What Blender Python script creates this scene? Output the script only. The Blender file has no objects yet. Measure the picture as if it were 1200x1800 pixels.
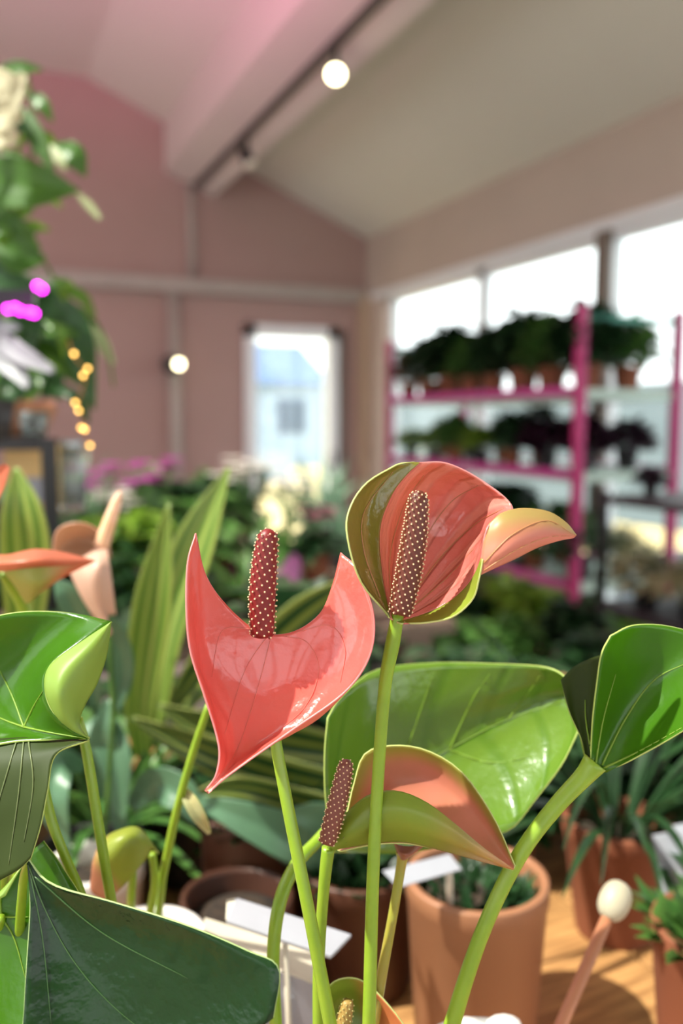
import bpy, math, random
import numpy as np
from mathutils import Vector

SC = bpy.context.scene
COL = SC.collection
PI = math.pi

# ------------------------------------------------------------------ camera
CAM = np.array([0.0, 0.0, 1.4])
YAW, PITCH, FPX = math.radians(23.7), math.radians(6.09), 1500.0
cd = bpy.data.cameras.new('camera'); co = bpy.data.objects.new('camera', cd); COL.objects.link(co)
co.location = CAM; co.rotation_euler = (PI/2 - PITCH, 0, -YAW)
cd.sensor_fit = 'VERTICAL'; cd.sensor_height = 36; cd.sensor_width = 24; cd.lens = 30
cd.clip_start = 0.02; cd.clip_end = 200
cd.dof.use_dof = True; cd.dof.focus_distance = 0.405; cd.dof.aperture_fstop = 4.0
SC.camera = co
FH = np.array([math.sin(YAW), math.cos(YAW), 0]); RH = np.array([math.cos(YAW), -math.sin(YAW), 0])
FW = FH*math.cos(PITCH) + np.array([0, 0, -math.sin(PITCH)])
UP = FH*math.sin(PITCH) + np.array([0, 0, math.cos(PITCH)])

def P(px, py, d):                       # point at camera depth d (metres) seen at px, py
    return CAM + d*(FW + (px-600)/FPX*RH + (900-py)/FPX*UP)
def G(px, dh, z):                       # point on the level z, dh metres ahead, seen at column px
    d = dh*math.cos(PITCH) + (CAM[2]-z)*math.sin(PITCH)
    p = CAM + FH*dh + RH*((px-600)/FPX*d); p[2] = z
    return p
def on_y(px, py, Y):                    # point of the plane y = Y
    r = FW + (px-600)/FPX*RH + (900-py)/FPX*UP
    return CAM + r*(Y-CAM[1])/r[1]
def on_x(px, py, X):
    r = FW + (px-600)/FPX*RH + (900-py)/FPX*UP
    return CAM + r*(X-CAM[0])/r[0]
def proj(v):
    w = np.asarray(v) - CAM
    d = w @ FW
    return np.stack([600 + FPX*(w @ RH)/d, 900 - FPX*(w @ UP)/d], -1)

# ------------------------------------------------------------------ light
SC.view_settings.view_transform = 'Standard'; SC.view_settings.look = 'None'
SC.view_settings.gamma = 1; SC.view_settings.use_curve_mapping = False
SC.view_settings.exposure = 0.47
W = bpy.data.worlds.new('sky'); SC.world = W; W.use_nodes = True
W.node_tree.nodes['Background'].inputs[0].default_value = (0.95, 0.98, 1.0, 1)
W.node_tree.nodes['Background'].inputs[1].default_value = 2.3
sd = bpy.data.lights.new('sun', 'SUN'); so = bpy.data.objects.new('sun', sd); COL.objects.link(so)
sd.energy = 7.0; sd.angle = math.radians(0.8); sd.color = (1.0, 0.93, 0.82)
SUN = -RH*0.56 - FH*0.16 + np.array([0, 0, 0.80]); SUN /= np.linalg.norm(SUN)
so.rotation_euler = Vector(SUN).to_track_quat('Z', 'Y').to_euler()
so.location = (-2, 2, 6)

# ------------------------------------------------------------------ helpers
def S(r, g, b):
    f = lambda c: (c/255/12.92) if c/255 <= .04045 else ((c/255+.055)/1.055)**2.4
    return (f(r), f(g), f(b), 1)

MATS = {}
def mat(name, col, rough=.6, spec=.5, metal=0, emit=0, noise=0, nscale=20, bump=0, bscale=60, col2=None,
        trans=0, coat=0, vein=None, stripe=None, grad=None, stretch=None, subs=0, tcol=None):
    """vein = (colour, count, slant, width, strength) along the uv; stripe = (colour, count, strength, axis); grad = (colour at v=1, lo, hi, axis)"""
    if name in MATS: return MATS[name]
    m = bpy.data.materials.new(name); m.use_nodes = True; MATS[name] = m
    nt = m.node_tree; N = nt.nodes; L = nt.links
    b = N['Principled BSDF']; out = N['Material Output']
    b.inputs['Roughness'].default_value = rough; b.inputs['Specular IOR Level'].default_value = spec
    b.inputs['Metallic'].default_value = metal; b.inputs['Coat Weight'].default_value = coat
    b.inputs['Coat Roughness'].default_value = .06
    if subs:
        b.inputs['Subsurface Weight'].default_value = subs; b.inputs['Subsurface Radius'].default_value = (.004, .002, .001)
        b.inputs['Subsurface Scale'].default_value = 1
    rgb = N.new('ShaderNodeRGB'); rgb.outputs[0].default_value = col; c = rgb.outputs[0]
    def mth(op, x, y=0, z=None):
        n = N.new('ShaderNodeMath'); n.operation = op
        for i, q in enumerate((x, y) if z is None else (x, y, z)):
            if isinstance(q, (int, float)): n.inputs[i].default_value = q
            else: L.new(q, n.inputs[i])
        return n.outputs[0]
    def mix(f, a, bcol):
        n = N.new('ShaderNodeMix'); n.data_type = 'RGBA'
        if isinstance(f, (int, float)): n.inputs[0].default_value = f
        else: L.new(f, n.inputs[0])
        L.new(a, n.inputs[6])
        if isinstance(bcol, tuple): n.inputs[7].default_value = bcol
        else: L.new(bcol, n.inputs[7])
        return n.outputs[2]
    tc = N.new('ShaderNodeTexCoord')
    if vein or stripe or grad:
        sx = N.new('ShaderNodeSeparateXYZ'); L.new(tc.outputs['UV'], sx.inputs[0]); u, v = sx.outputs[0], sx.outputs[1]
    def rng(x, lo, hi):
        n = N.new('ShaderNodeMapRange'); n.interpolation_type = 'SMOOTHSTEP'
        L.new(x, n.inputs[0]); n.inputs[1].default_value = lo; n.inputs[2].default_value = hi
        return n.outputs[0]
    if grad:
        c = mix(rng(v if grad[3] == 'v' else u, grad[1], grad[2]), c, grad[0])
    if noise or bump:
        nz = N.new('ShaderNodeTexNoise'); nz.inputs['Scale'].default_value = nscale; nz.inputs['Detail'].default_value = 4
        if stretch:
            mp = N.new('ShaderNodeMapping'); mp.inputs['Scale'].default_value = stretch
            L.new(tc.outputs['Object'], mp.inputs[0]); L.new(mp.outputs[0], nz.inputs['Vector'])
        else: L.new(tc.outputs['Object'], nz.inputs['Vector'])
    if noise:
        c = mix(mth('MULTIPLY', rng(nz.outputs[0], .35, .65), noise), c, col2 or tuple(x*.5 for x in col[:3])+(1,))
    hgt = None
    if vein:
        md = mth('ABSOLUTE', mth('SUBTRACT', u, .5))
        mid = mth('SUBTRACT', 1, rng(md, vein[3]*.3, vein[3]))
        ph = mth('FRACT', mth('ADD', mth('MULTIPLY', v, vein[1]), mth('MULTIPLY', md, vein[2])))
        dd = mth('ABSOLUTE', mth('SUBTRACT', ph, .5))
        side = mth('MULTIPLY', mth('SUBTRACT', 1, rng(dd, .02, .16)), .6)
        vv = mth('MAXIMUM', mid, side)
        c = mix(mth('MULTIPLY', vv, vein[4]), c, vein[0]); hgt = vv
    if stripe:
        sn = mth('SINE', mth('MULTIPLY', v if stripe[3] == 'v' else u, stripe[1]*2*PI))
        sn = rng(sn, -.2, .8)
        c = mix(mth('MULTIPLY', sn, stripe[2]), c, stripe[0]); hgt = sn
    L.new(c, b.inputs['Base Color'])
    if bump:
        bn = N.new('ShaderNodeTexNoise'); bn.inputs['Scale'].default_value = bscale; bn.inputs['Detail'].default_value = 3
        L.new(tc.outputs['Object'], bn.inputs['Vector'])
        h = bn.outputs[0]
        if hgt is not None: h = mth('ADD', h, mth('MULTIPLY', hgt, -.8))
        bp = N.new('ShaderNodeBump'); bp.inputs['Strength'].default_value = bump; bp.inputs['Distance'].default_value = .002
        L.new(h, bp.inputs['Height']); L.new(bp.outputs[0], b.inputs['Normal'])
    if emit:
        b.inputs['Emission Color'].default_value = col; b.inputs['Emission Strength'].default_value = emit
    if trans:
        t = N.new('ShaderNodeBsdfTranslucent')
        if tcol: t.inputs[0].default_value = tcol
        else: L.new(c, t.inputs[0])
        ms = N.new('ShaderNodeMixShader'); ms.inputs[0].default_value = trans
        L.new(b.outputs[0], ms.inputs[1]); L.new(t.outputs[0], ms.inputs[2]); L.new(ms.outputs[0], out.inputs[0])
    return m

def glass_mat():
    m = bpy.data.materials.new('pane_glass'); m.use_nodes = True; nt = m.node_tree; N = nt.nodes
    N.remove(N['Principled BSDF'])
    t = N.new('ShaderNodeBsdfTransparent'); t.inputs[0].default_value = (.95, .98, .97, 1)
    g = N.new('ShaderNodeBsdfGlossy'); g.inputs[1].default_value = .02
    x = N.new('ShaderNodeMixShader')
    x.inputs[0].default_value = .05
    nt.links.new(t.outputs[0], x.inputs[1]); nt.links.new(g.outputs[0], x.inputs[2])
    nt.links.new(x.outputs[0], N['Material Output'].inputs[0])
    return m
GLASS = glass_mat()

ORG = {}
def origin(o):
    while o.parent: o = o.parent
    return ORG.get(o.name, np.zeros(3))

class MB:
    def __init__(s): s.v = []; s.f = []; s.m = []; s.uv = []
    def add(s, vs, fs, mi=0, uvs=None):
        k = len(s.v); s.v += [tuple(map(float, x)) for x in vs]
        s.uv += list(uvs) if uvs is not None else [(0, 0)]*len(vs)
        for f in fs: s.f.append(tuple(i+k for i in f)); s.m.append(mi)
        return s
    def box(s, c, size, mi=0, rz=0):
        x, y, z = size; ca, sa = math.cos(rz), math.sin(rz); vs = []
        for i in (-.5, .5):
            for j in (-.5, .5):
                for k in (-.5, .5):
                    X, Y = i*x, j*y
                    vs.append((c[0]+X*ca-Y*sa, c[1]+X*sa+Y*ca, c[2]+k*z))
        return s.add(vs, [(0,1,3,2),(4,6,7,5),(0,4,5,1),(2,3,7,6),(0,2,6,4),(1,5,7,3)], mi)
    def b2(s, a, b, mi=0):
        return s.box([(a[i]+b[i])/2 for i in range(3)], [abs(a[i]-b[i]) for i in range(3)], mi)
    def prism(s, prof, a, b, mi=0):      # prof: list of world pts (x,z), extruded along y from a to b
        n = len(prof); vs = [(x, a, z) for x, z in prof]+[(x, b, z) for x, z in prof]
        fs = [(i, (i+1) % n, n+(i+1) % n, n+i) for i in range(n)]+[tuple(range(n))[::-1], tuple(range(n, 2*n))]
        return s.add(vs, fs, mi)
    def tube(s, pts, rad, mi=0, seg=10, cap=True):
        pts = np.array(pts, float); n = len(pts)
        rad = np.array(rad if hasattr(rad, '__len__') else [rad]*n)
        T = np.gradient(pts, axis=0); T /= np.linalg.norm(T, axis=1)[:, None]+1e-12
        a = np.array([0, 0, 1.]) if abs(T[0][2]) < .9 else np.array([1., 0, 0])
        nrm = np.cross(T[0], a); nrm /= np.linalg.norm(nrm); vs = []; uvs = []
        for i in range(n):
            nrm = nrm - T[i]*(nrm@T[i]); nrm /= np.linalg.norm(nrm); bi = np.cross(T[i], nrm)
            for k in range(seg):
                t = 2*PI*k/seg; vs.append(pts[i]+rad[i]*(math.cos(t)*nrm+math.sin(t)*bi)); uvs.append((k/seg, i/max(1, n-1)))
        fs = [(i*seg+k, i*seg+(k+1) % seg, (i+1)*seg+(k+1) % seg, (i+1)*seg+k) for i in range(n-1) for k in range(seg)]
        if cap: fs += [tuple(range(seg))[::-1], tuple(range((n-1)*seg, n*seg))]
        return s.add(vs, fs, mi, uvs)
    def lathe(s, prof, c=(0, 0, 0), mi=0, seg=28, R=None):
        vs = []; n = len(prof)
        for r, z in prof:
            for k in range(seg):
                t = 2*PI*k/seg; p = np.array([r*math.cos(t), r*math.sin(t), z])
                if R is not None: p = R@p
                vs.append(p+np.array(c))
        fs = [(i*seg+k, i*seg+(k+1) % seg, (i+1)*seg+(k+1) % seg, (i+1)*seg+k) for i in range(n-1) for k in range(seg)]
        return s.add(vs, fs, mi)
    def ball(s, c, r, mi=0, seg=12, sc=(1, 1, 1)):
        n = seg//2
        vs = []
        for i in range(n+1):
            a = PI*i/n
            for k in range(seg):
                t = 2*PI*k/seg
                vs.append((c[0]+r*sc[0]*math.sin(a)*math.cos(t), c[1]+r*sc[1]*math.sin(a)*math.sin(t), c[2]+r*sc[2]*math.cos(a)))
        return s.add(vs, [(i*seg+k, (i+1)*seg+k, (i+1)*seg+(k+1) % seg, i*seg+(k+1) % seg) for i in range(n) for k in range(seg)], mi)
    def build(s, name, mats, parent=None, smooth=True, label=None, bevel=0):
        me = bpy.data.meshes.new(name)
        v = np.array(s.v)
        if parent is not None: v = v-origin(parent)
        me.from_pydata([tuple(x) for x in v], [], s.f); me.validate()
        uvl = me.uv_layers.new(name='uv')
        if len(me.polygons) == len(s.f):
            for i, p in enumerate(me.polygons):
                p.material_index = s.m[i]; p.use_smooth = smooth
            vi = np.zeros(len(me.loops), int); me.loops.foreach_get('vertex_index', vi)
            uvl.data.foreach_set('uv', np.array(s.uv, float)[vi].ravel())
        for m in (mats if isinstance(mats, (list, tuple)) else [mats]): me.materials.append(m)
        o = bpy.data.objects.new(name, me); COL.objects.link(o)
        if parent is not None: o.parent = parent
        if label: o['label'] = label
        if bevel:
            bv = o.modifiers.new('bevel', 'BEVEL'); bv.width = bevel; bv.segments = 2
        return o

def thing(name, label, cat, loc=(0, 0, 0), group=None, rz=0):
    o = bpy.data.objects.new(name, None); COL.objects.link(o); o.location = tuple(map(float, loc)); o.rotation_euler[2] = rz
    o.empty_display_size = .05
    o['label'] = label; o['category'] = cat
    if group: o['group'] = group
    ORG[o.name] = np.array(loc, float)
    return o
def tag(o, label, cat, group=None):
    o['label'] = label; o['category'] = cat
    if group: o['group'] = group
    return o
def struct(o, label=None):
    o['kind'] = 'structure'
    if label: o['label'] = label
    return o

def crom(p, n):
    p = np.array(p, float); m = len(p)
    if m == 2:
        t = np.linspace(0, 1, n)[:, None]; return p[0]*(1-t)+p[1]*t
    q = np.vstack([2*p[0]-p[1], p, 2*p[-1]-p[-2]]); out = []
    for t in np.linspace(0, m-1-1e-9, n):
        i = int(t); f = t-i; a, b, c, d = q[i], q[i+1], q[i+2], q[i+3]
        out.append(.5*((2*b)+(-a+c)*f+(2*a-5*b+4*c-d)*f*f+(-a+3*b-3*c+d)*f**3))
    return np.array(out)

def grid(rows, nv=28, nu=22):
    """rows of (px, py, depth) -> nv x nu x 3 world grid"""
    R = np.array([crom(np.array(r, float), nu) for r in rows])
    g = np.stack([crom(R[:, j], nv) for j in range(nu)], 1)
    return np.array([[P(*g[i, j]) for j in range(nu)] for i in range(nv)])

def sheet(mb, g, mi=0, flip=None):
    nv, nu = g.shape[:2]
    vs = g.reshape(-1, 3)
    uv = [(j/(nu-1), i/(nv-1)) for i in range(nv) for j in range(nu)]
    fs = [(i*nu+j, i*nu+j+1, (i+1)*nu+j+1, (i+1)*nu+j) for i in range(nv-1) for j in range(nu-1)]
    a = g[1:, :-1]-g[:-1, :-1]; b = g[:-1, 1:]-g[:-1, :-1]
    n = np.cross(b, a); ctr = g[:-1, :-1]
    facing = ((CAM-ctr)*n).sum()
    if (facing < 0) != bool(flip): fs = [f[::-1] for f in fs]
    mb.add(vs, fs, mi, uv)
    return mb

def leaf(name, patches, mats, parent, thick=.0007, veins=(), vmat=None, vr=.0005, label=None):
    """patches = [(rows, mi)], every group of three materials is face, back, rim; veins lie on the surface"""
    mb = MB(); pts = []
    for p in patches:
        g = grid(p[0], *((60, 40) if len(p) > 2 else ()))
        if len(p) > 2:
            nm = np.cross(np.gradient(g, axis=1), np.gradient(g, axis=0)); nm /= np.linalg.norm(nm, axis=2)[..., None]+1e-12
            if ((CAM-g)*nm).sum() < 0: nm = -nm
            V, U = np.meshgrid(np.linspace(0, 1, g.shape[0]), np.linspace(0, 1, g.shape[1]), indexing='ij')
            g = g+nm*p[2](U, V)[..., None]
        pts.append(g.reshape(-1, 3)); sheet(mb, g, p[1])
    o = mb.build(name, mats, parent, label=label)
    s = o.modifiers.new('thickness', 'SOLIDIFY'); s.thickness = thick; s.offset = -1
    s.material_offset = 1; s.material_offset_rim = 2; s.use_quality_normals = False
    if veins:
        allp = np.vstack(pts); pp = proj(allp); vb = MB()
        for vn in veins:
            c = crom([(x, y, 0) for x, y in vn], 26)[:, :2]; w = []
            for q in c:
                d2 = ((pp-q)**2).sum(1); ix = np.argsort(d2)[:4]; wt = 1/(d2[ix]+1)
                dd = ((allp[ix]-CAM)@FW*wt).sum()/wt.sum()
                w.append(P(q[0], q[1], dd-.0002))
            k = len(w); vb.tube(w, [vr*(1-.7*i/(k-1)) for i in range(k)], 0, 6)
        vb.build('leaf_vein', vmat, o)
    return o

def ribbon(pts, wid, fold=.15, n=9, twist=0):
    """leaf blade rows along a centre line, (px,py,depth), wid in px"""
    c = crom(pts, n); w = crom([(x, 0) for x in wid], n)[:, 0]
    t = np.gradient(c[:, :2], axis=0); t /= np.linalg.norm(t, axis=1)[:, None]+1e-9
    rows = []
    for i in range(n):
        nx, ny = -t[i][1], t[i][0]; row = []
        for k in (-1, -.5, 0, .5, 1):
            ww = w[i]*.5*k; dz = -abs(k)*fold*w[i]*.5/FPX*c[i][2]+twist*ww/FPX*c[i][2]
            row.append((c[i][0]+nx*ww, c[i][1]+ny*ww, c[i][2]+dz))
        rows.append(row)
    return rows

def ptube(pts, name, m, parent, seg=12, n=24, label=None):
    """pts = (px, py, depth, width px)"""
    q = crom(pts, n); w = [P(a, b, d) for a, b, d, _ in q]; r = [x[3]*.5/FPX*x[2] for x in q]
    return MB().tube(w, r, 0, seg).build(name, m, parent, label=label)

def spadix(a, b, w, parent, m, md, nb=230, bend=0, label=None, dot=.00042):
    A, B = P(*a), P(*b); L = np.linalg.norm(B-A); ax = (B-A)/L; rr = w*.5/FPX*a[2]
    side = np.cross(ax, FW); side /= np.linalg.norm(side); fr = np.cross(ax, side)
    prof = lambda t: rr*(.86+.3*math.sin(PI*min(1, t*1.1))**.8*.6-.12*t)*(1 if t < .9 else math.sqrt(max(0, 1-((t-.9)/.102)**2)))
    cen = lambda t: A+ax*L*t+side*bend*L*math.sin(PI*t)
    mb = MB(); ts = list(np.linspace(0, .9, 20))+[.93, .96, .98, .995, 1]
    mb.tube([cen(t) for t in ts], [max(prof(t), 1e-5) for t in ts], 0, 18)
    for i in range(nb):
        t = (i+.5)/nb*.985; th = i*2.399963
        n = math.cos(th)*side+math.sin(th)*fr
        if t > .94: n = n*.6+ax*.8; n /= np.linalg.norm(n)
        c = cen(t)+(math.cos(th)*side+math.sin(th)*fr)*prof(t)
        e = np.cross(n, ax); e /= np.linalg.norm(e)+1e-9; f = np.cross(n, e); vs = []
        rb = dot*2.3
        for k in range(6):
            q = 2*PI*k/6; vs.append(c+rb*(math.cos(q)*e+math.sin(q)*f)-n*.0002)
        vs.append(c+n*dot*1.1)
        mb.add(vs, [(k, (k+1) % 6, 6) for k in range(6)], 0)
        mb.ball(c+n*dot*1.1, dot, 1, 6)
    return mb.build('spadix', [m, md], parent, label=label)

# ------------------------------------------------------------------ room materials
M_FLOOR = mat('floor_concrete', S(205, 198, 190), .5, noise=.3, nscale=3, col2=S(185, 178, 170))
M_PINKWALL = mat('pink_plaster', S(172, 142, 134), .85, noise=.25, nscale=2.5, col2=S(164, 132, 124))
M_CEIL = mat('ceiling_paint', S(216, 212, 198), .85, noise=.15, nscale=2, col2=S(210, 205, 190))
M_HEAD = mat('header_paint', S(196, 178, 164), .85, noise=.1, nscale=2)
M_STEEL = mat('painted_steel', S(176, 165, 155), .5, noise=.15, nscale=8)
M_FRAME = mat('white_frame', S(235, 236, 236), .45)
M_FRAMEB = mat('brown_frame', S(120, 108, 96), .5)
M_BLACK = mat('black_metal', S(28, 27, 30), .4)
M_WOOD = mat('counter_wood', S(190, 142, 90), .45, noise=.7, nscale=14, col2=S(130, 88, 52), stretch=(1, 9, 1))
M_WOODG = mat('grey_wood', S(120, 100, 84), .6, noise=.5, nscale=14, stretch=(9, 1, 1))

D = 7.3
corner = on_y(643, 420, D); WX = corner[0]; EAVE = corner[2]
knee = on_y(150, 135, D); KX, KZ = knee[0], knee[2]
HEADZ = on_y(645, 522, D)[2]
lo, hi = -5.5, -4.5                      # left wall, rear end
def cz(x): return KZ if x < KX else KZ+(EAVE-KZ)*(x-KX)/(WX-KX)

struct(MB().b2((lo-.2, hi, -.1), (WX+.15, D+.2, 0)).build('floor', M_FLOOR, smooth=False))
# back wall with a door opening
dl = on_y(430, 740, D)[0]; dr = on_y(592, 740, D)[0]; dt = on_y(510, 574, D)[2]
mb = MB()
mb.prism([(lo, 0), (dl, 0), (dl, cz(dl)+.1), (KX, KZ+.1), (lo, KZ+.1)], D, D+.2)
mb.prism([(dl, dt), (dr, dt), (dr, cz(dr)+.1), (dl, cz(dl)+.1)], D, D+.2)
mb.prism([(dr, 0), (WX, 0), (WX, EAVE+.1), (dr, cz(dr)+.1)], D, D+.2)
struct(mb.build('wall_back', M_PINKWALL, smooth=False))
# ceiling; unseen skylight opening added to let the sun reach the counter
SKX0, SKX1, SKY0, SKY1 = -3.0, -.7, -.3, 4.1
mb = MB()
def slab(x0, x1, y0, y1):
    mb.add([(x0, y0, cz(x0)), (x1, y0, cz(x1)), (x1, y1, cz(x1)), (x0, y1, cz(x0)),
            (x0, y0, cz(x0)+.12), (x1, y0, cz(x1)+.12), (x1, y1, cz(x1)+.12), (x0, y1, cz(x0)+.12)],
           [(0,1,2,3),(7,6,5,4),(0,4,5,1),(1,5,6,2),(2,6,7,3),(3,7,4,0)])
for x0, x1 in ((lo, SKX0), (SKX1, KX), (KX, WX+.15)) if SKX1 < KX else ((lo, KX), (KX, WX+.15)):
    slab(x0, x1, hi, D+.2)
slab(SKX0, SKX1, hi, SKY0); slab(SKX0, SKX1, SKY1, D+.2)
struct(mb.build('ceiling', M_CEIL, smooth=False))
mb = MB(); z0, z1 = KZ-.02, KZ+.16
for a, b in (((SKX0-.04, SKY0-.04), (SKX1+.04, SKY0)), ((SKX0-.04, SKY1), (SKX1+.04, SKY1+.04)), ((SKX0-.04, SKY0), (SKX0, SKY1)), ((SKX1, SKY0), (SKX1+.04, SKY1))):
    mb.b2((*a, z0), (*b, z1))
wf = struct(mb.build('window_5', M_FRAME, smooth=False), 'added white framed flat skylight letting the sun in')
MB().b2((SKX0, SKY0, KZ+.1), (SKX1, SKY1, KZ+.106)).build('glass', GLASS, wf, False)
# left wall with high windows, low wall at the rear
mb = MB(); mb.b2((lo-.2, hi, 0), (lo, D+.2, 1.0)); mb.b2((lo-.2, hi, 3.2), (lo, D+.2, KZ+.12))
for y in (hi, -1, 2.5, 6.0): mb.b2((lo-.2, y, 1.0), (lo, y+.5, 3.2))
mb.b2((lo-.2, 6.5, 1.0), (lo, D+.2, 3.2))
struct(mb.build('wall_left', M_PINKWALL, smooth=False))
# unseen rear wall with a band of windows, added to cut frontal sky fill
mb = MB(); mb.b2((lo, hi-.2, 0), (WX, hi, .6)); mb.b2((lo, hi-.2, 2.9), (WX, hi, EAVE+.1))
mb.prism([(lo, 2.9), (WX, 2.9), (WX, EAVE+.1), (KX, KZ+.1), (lo, KZ+.1)], hi-.2, hi)
nx = 7
for i in range(nx+1):
    x = lo+(WX-lo)*i/nx; mb.b2((max(lo, x-.12), hi-.2, .6), (min(WX, x+.12), hi, 2.9))
struct(mb.build('wall_rear', M_HEAD, smooth=False))
# right wall: header band, sill and glazing
mb = MB(); mb.b2((WX, hi, HEADZ), (WX+.15, D+.2, EAVE+.12)); mb.b2((WX, hi, 0), (WX+.15, D, .28))
mb.b2((WX, on_x(672, 740, WX)[1], 0), (WX+.15, D, HEADZ))
struct(mb.build('wall_right', M_HEAD, smooth=False))
MB().b2((WX-.012, hi, HEADZ-.045), (WX+.16, D, HEADZ+.015)).build('trim_1', M_FRAME, smooth=False)['kind'] = 'structure'
WY = [on_x(680, 740, WX)[1], on_x(836, 740, WX)[1], on_x(1053, 740, WX)[1]]
dy = WY[1]-WY[2]; WY += [WY[2]-dy, WY[2]-2*dy, WY[2]-3*dy, WY[2]-4*dy]
for i in range(6):
    a, b = WY[i+1], WY[i]; mb = MB(); t = .045
    for y0, y1, zz0, zz1 in ((a, a+t, .28, HEADZ-.045), (b-t, b, .28, HEADZ-.045), (a, b, .28, .34), (a, b, HEADZ-.1, HEADZ-.045)):
        mb.b2((WX+.02, y0, zz0), (WX+.1, y1, zz1))
    f = struct(mb.build('window_%d' % (6+i), M_FRAME, smooth=False))
    MB().b2((WX+.055, a, .3), (WX+.061, b, HEADZ-.05)).build('glass', GLASS, f, False)
struct(MB().b2((WX-.02, WY[2]-.05, .28), (WX+.02, WY[2]+.06, HEADZ-.045)).build('trim_2', M_FRAMEB, smooth=False))
# steel rail and pipes on the back wall
ra, rb = on_y(60, 487, D-.05), on_y(642, 521, D-.05); rz = (ra[2]+rb[2])/2
struct(MB().b2((lo, D-.1, rz-.055), (WX, D, rz+.055)).build('trim_3', M_STEEL, smooth=False))
p1 = on_y(336, 400, D-.03)[0]; p2 = on_y(308, 700, D-.05)[0]
struct(MB().tube([(p1, D-.03, rz), (p1, D-.03, cz(p1)-.1)], .03).build('trim_4', M_STEEL), 'thin vertical conduit on the gable above the rail')
struct(MB().tube([(p2, D-.05, 0), (p2, D-.05, rz)], .05).build('trim_5', M_STEEL), 'vertical steel pipe below the rail')
# dark strip painted as the shade of a narrow recess, post beside the door
xa = on_y(594, 740, D)[0]; xb = on_y(606, 740, D)[0]
struct(MB().b2((xa, D-.03, 0), (xb, D+.01, dt-.02)).build('trim_6', mat('recess_shade', S(92, 74, 66), .7), smooth=False))
xa = on_y(650, 740, D)[0]
struct(MB().b2((WX-.09, D-.12, 0), (WX, D, HEADZ)).build('trim_7', mat('cream_post', S(190, 165, 140), .7), smooth=False))
# glazed door
mb = MB(); t = .1
mb.b2((dl, D-.04, 0), (dl+t, D+.08, dt)); mb.b2((dr-t, D-.04, 0), (dr, D+.08, dt)); mb.b2((dl, D-.04, dt-t), (dr, D+.08, dt)); mb.b2((dl, D-.04, 0), (dr, D+.08, .25))
dof = struct(mb.build('door_1', M_FRAME, smooth=False), 'white framed glazed door in the pink wall')
MB().b2((dl+t, D+.02, .25), (dr-t, D+.026, dt-t)).build('glass', GLASS, dof, False)
MB().tube([(dr-.07, D-.04, 1.0), (dr-.07, D-.09, 1.0), (dr-.07, D-.09, 1.12), (dr-.07, D-.04, 1.12)], .012, seg=8).build('door_handle', M_BLACK, dof)

# ceiling beam with lamp track
bl = on_y(290, 300, D); br = on_y(375, 347, D)
mb = MB(); mb.prism([(bl[0], bl[2]), (br[0], br[2]), (br[0], cz(br[0])+.03), (bl[0], cz(bl[0])+.03)], hi, D)
struct(mb.build('trim_8', mat('beam_paint', S(214, 200, 192), .8), smooth=False), 'boxed ceiling beam carrying the lamp track')
tx = on_y(340, 325, D)[0]; tz = bl[2]+(br[2]-bl[2])*(tx-bl[0])/(br[0]-bl[0])
trk = tag(MB().b2((tx-.02, -1, tz-.035), (tx+.02, D-.02, tz+.01)).build('lamp_track', mat('track_grey', S(70, 62, 60), .5), smooth=False),
          'thin grey lamp track running along the underside of the ceiling beam', 'lamp track')
M_BULB = mat('warm_lamp_glow', (1, .9, .55, 1), emit=9)
def spot(px, label, aim, lit):
    Y = 1.0
    for _ in range(60):                  # where the track crosses column px
        q = proj(np.array([tx, Y, tz])); Y += .03*(1 if q[0] > px else -1)*max(1, abs(q[0]-px)/12)
    o = thing('track_spotlight', label, 'spotlight', (tx, Y, tz-.035), 'track spotlights on the ceiling beam')
    c = np.array([tx, Y, tz-.035]); a = np.array(aim, float); a /= np.linalg.norm(a)
    MB().tube([c, c-np.array([0, 0, .09])], .014, seg=8).build('arm', M_BLACK, o)
    k = c-np.array([0, 0, .12])
    MB().tube([k-a*.055, k-a*.05, k+a*.05, k+a*.06], [.02, .042, .048, .048], seg=18).build('lamp_housing', M_BLACK, o)
    MB().tube([k+a*.0605, k+a*.068], [.043, .038], seg=18).build('lens', M_BULB if lit else mat('dim_lens', S(230, 215, 195), .2, emit=.25), o)
    if lit:
        ld = bpy.data.lights.new('spotlight_light', 'SPOT'); ld.energy = 12; ld.spot_size = 1.2; ld.color = (1, .9, .7); ld.shadow_soft_size = .04
        lo_ = bpy.data.objects.new('spotlight_light', ld); COL.objects.link(lo_); lo_.parent = o
        lo_.location = tuple(k+a*.075-c); lo_.rotation_euler = Vector(-a).to_track_quat('Z', 'Y').to_euler()
spot(592, 'lit black spotlight on the track, nearest to the camera near the picture top', (-.35, -.75, -.5), True)
spot(432, 'unlit looking black spotlight further back on the ceiling track, near the pink gable', (.3, -.3, -.9), False)
wl = on_y(300, 640, D-.15)
o = thing('wall_spotlight', 'round lit spotlight with black housing clamped to the steel wall pipe', 'spotlight', wl)
a = CAM-wl+np.array([.9, 0, 0]); a /= np.linalg.norm(a)
MB().tube([(p2, D-.08, wl[2]), wl], .02, seg=8).build('arm', M_BLACK, o)
MB().tube([wl-a*.09, wl-a*.08, wl+a*.05, wl+a*.06], [.03, .07, .075, .075], seg=18).build('lamp_housing', M_BLACK, o)
k2 = wl+a*.065+RH*.06
MB().ball(k2, .035, seg=18).build('bulb', M_BULB, o)

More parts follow.
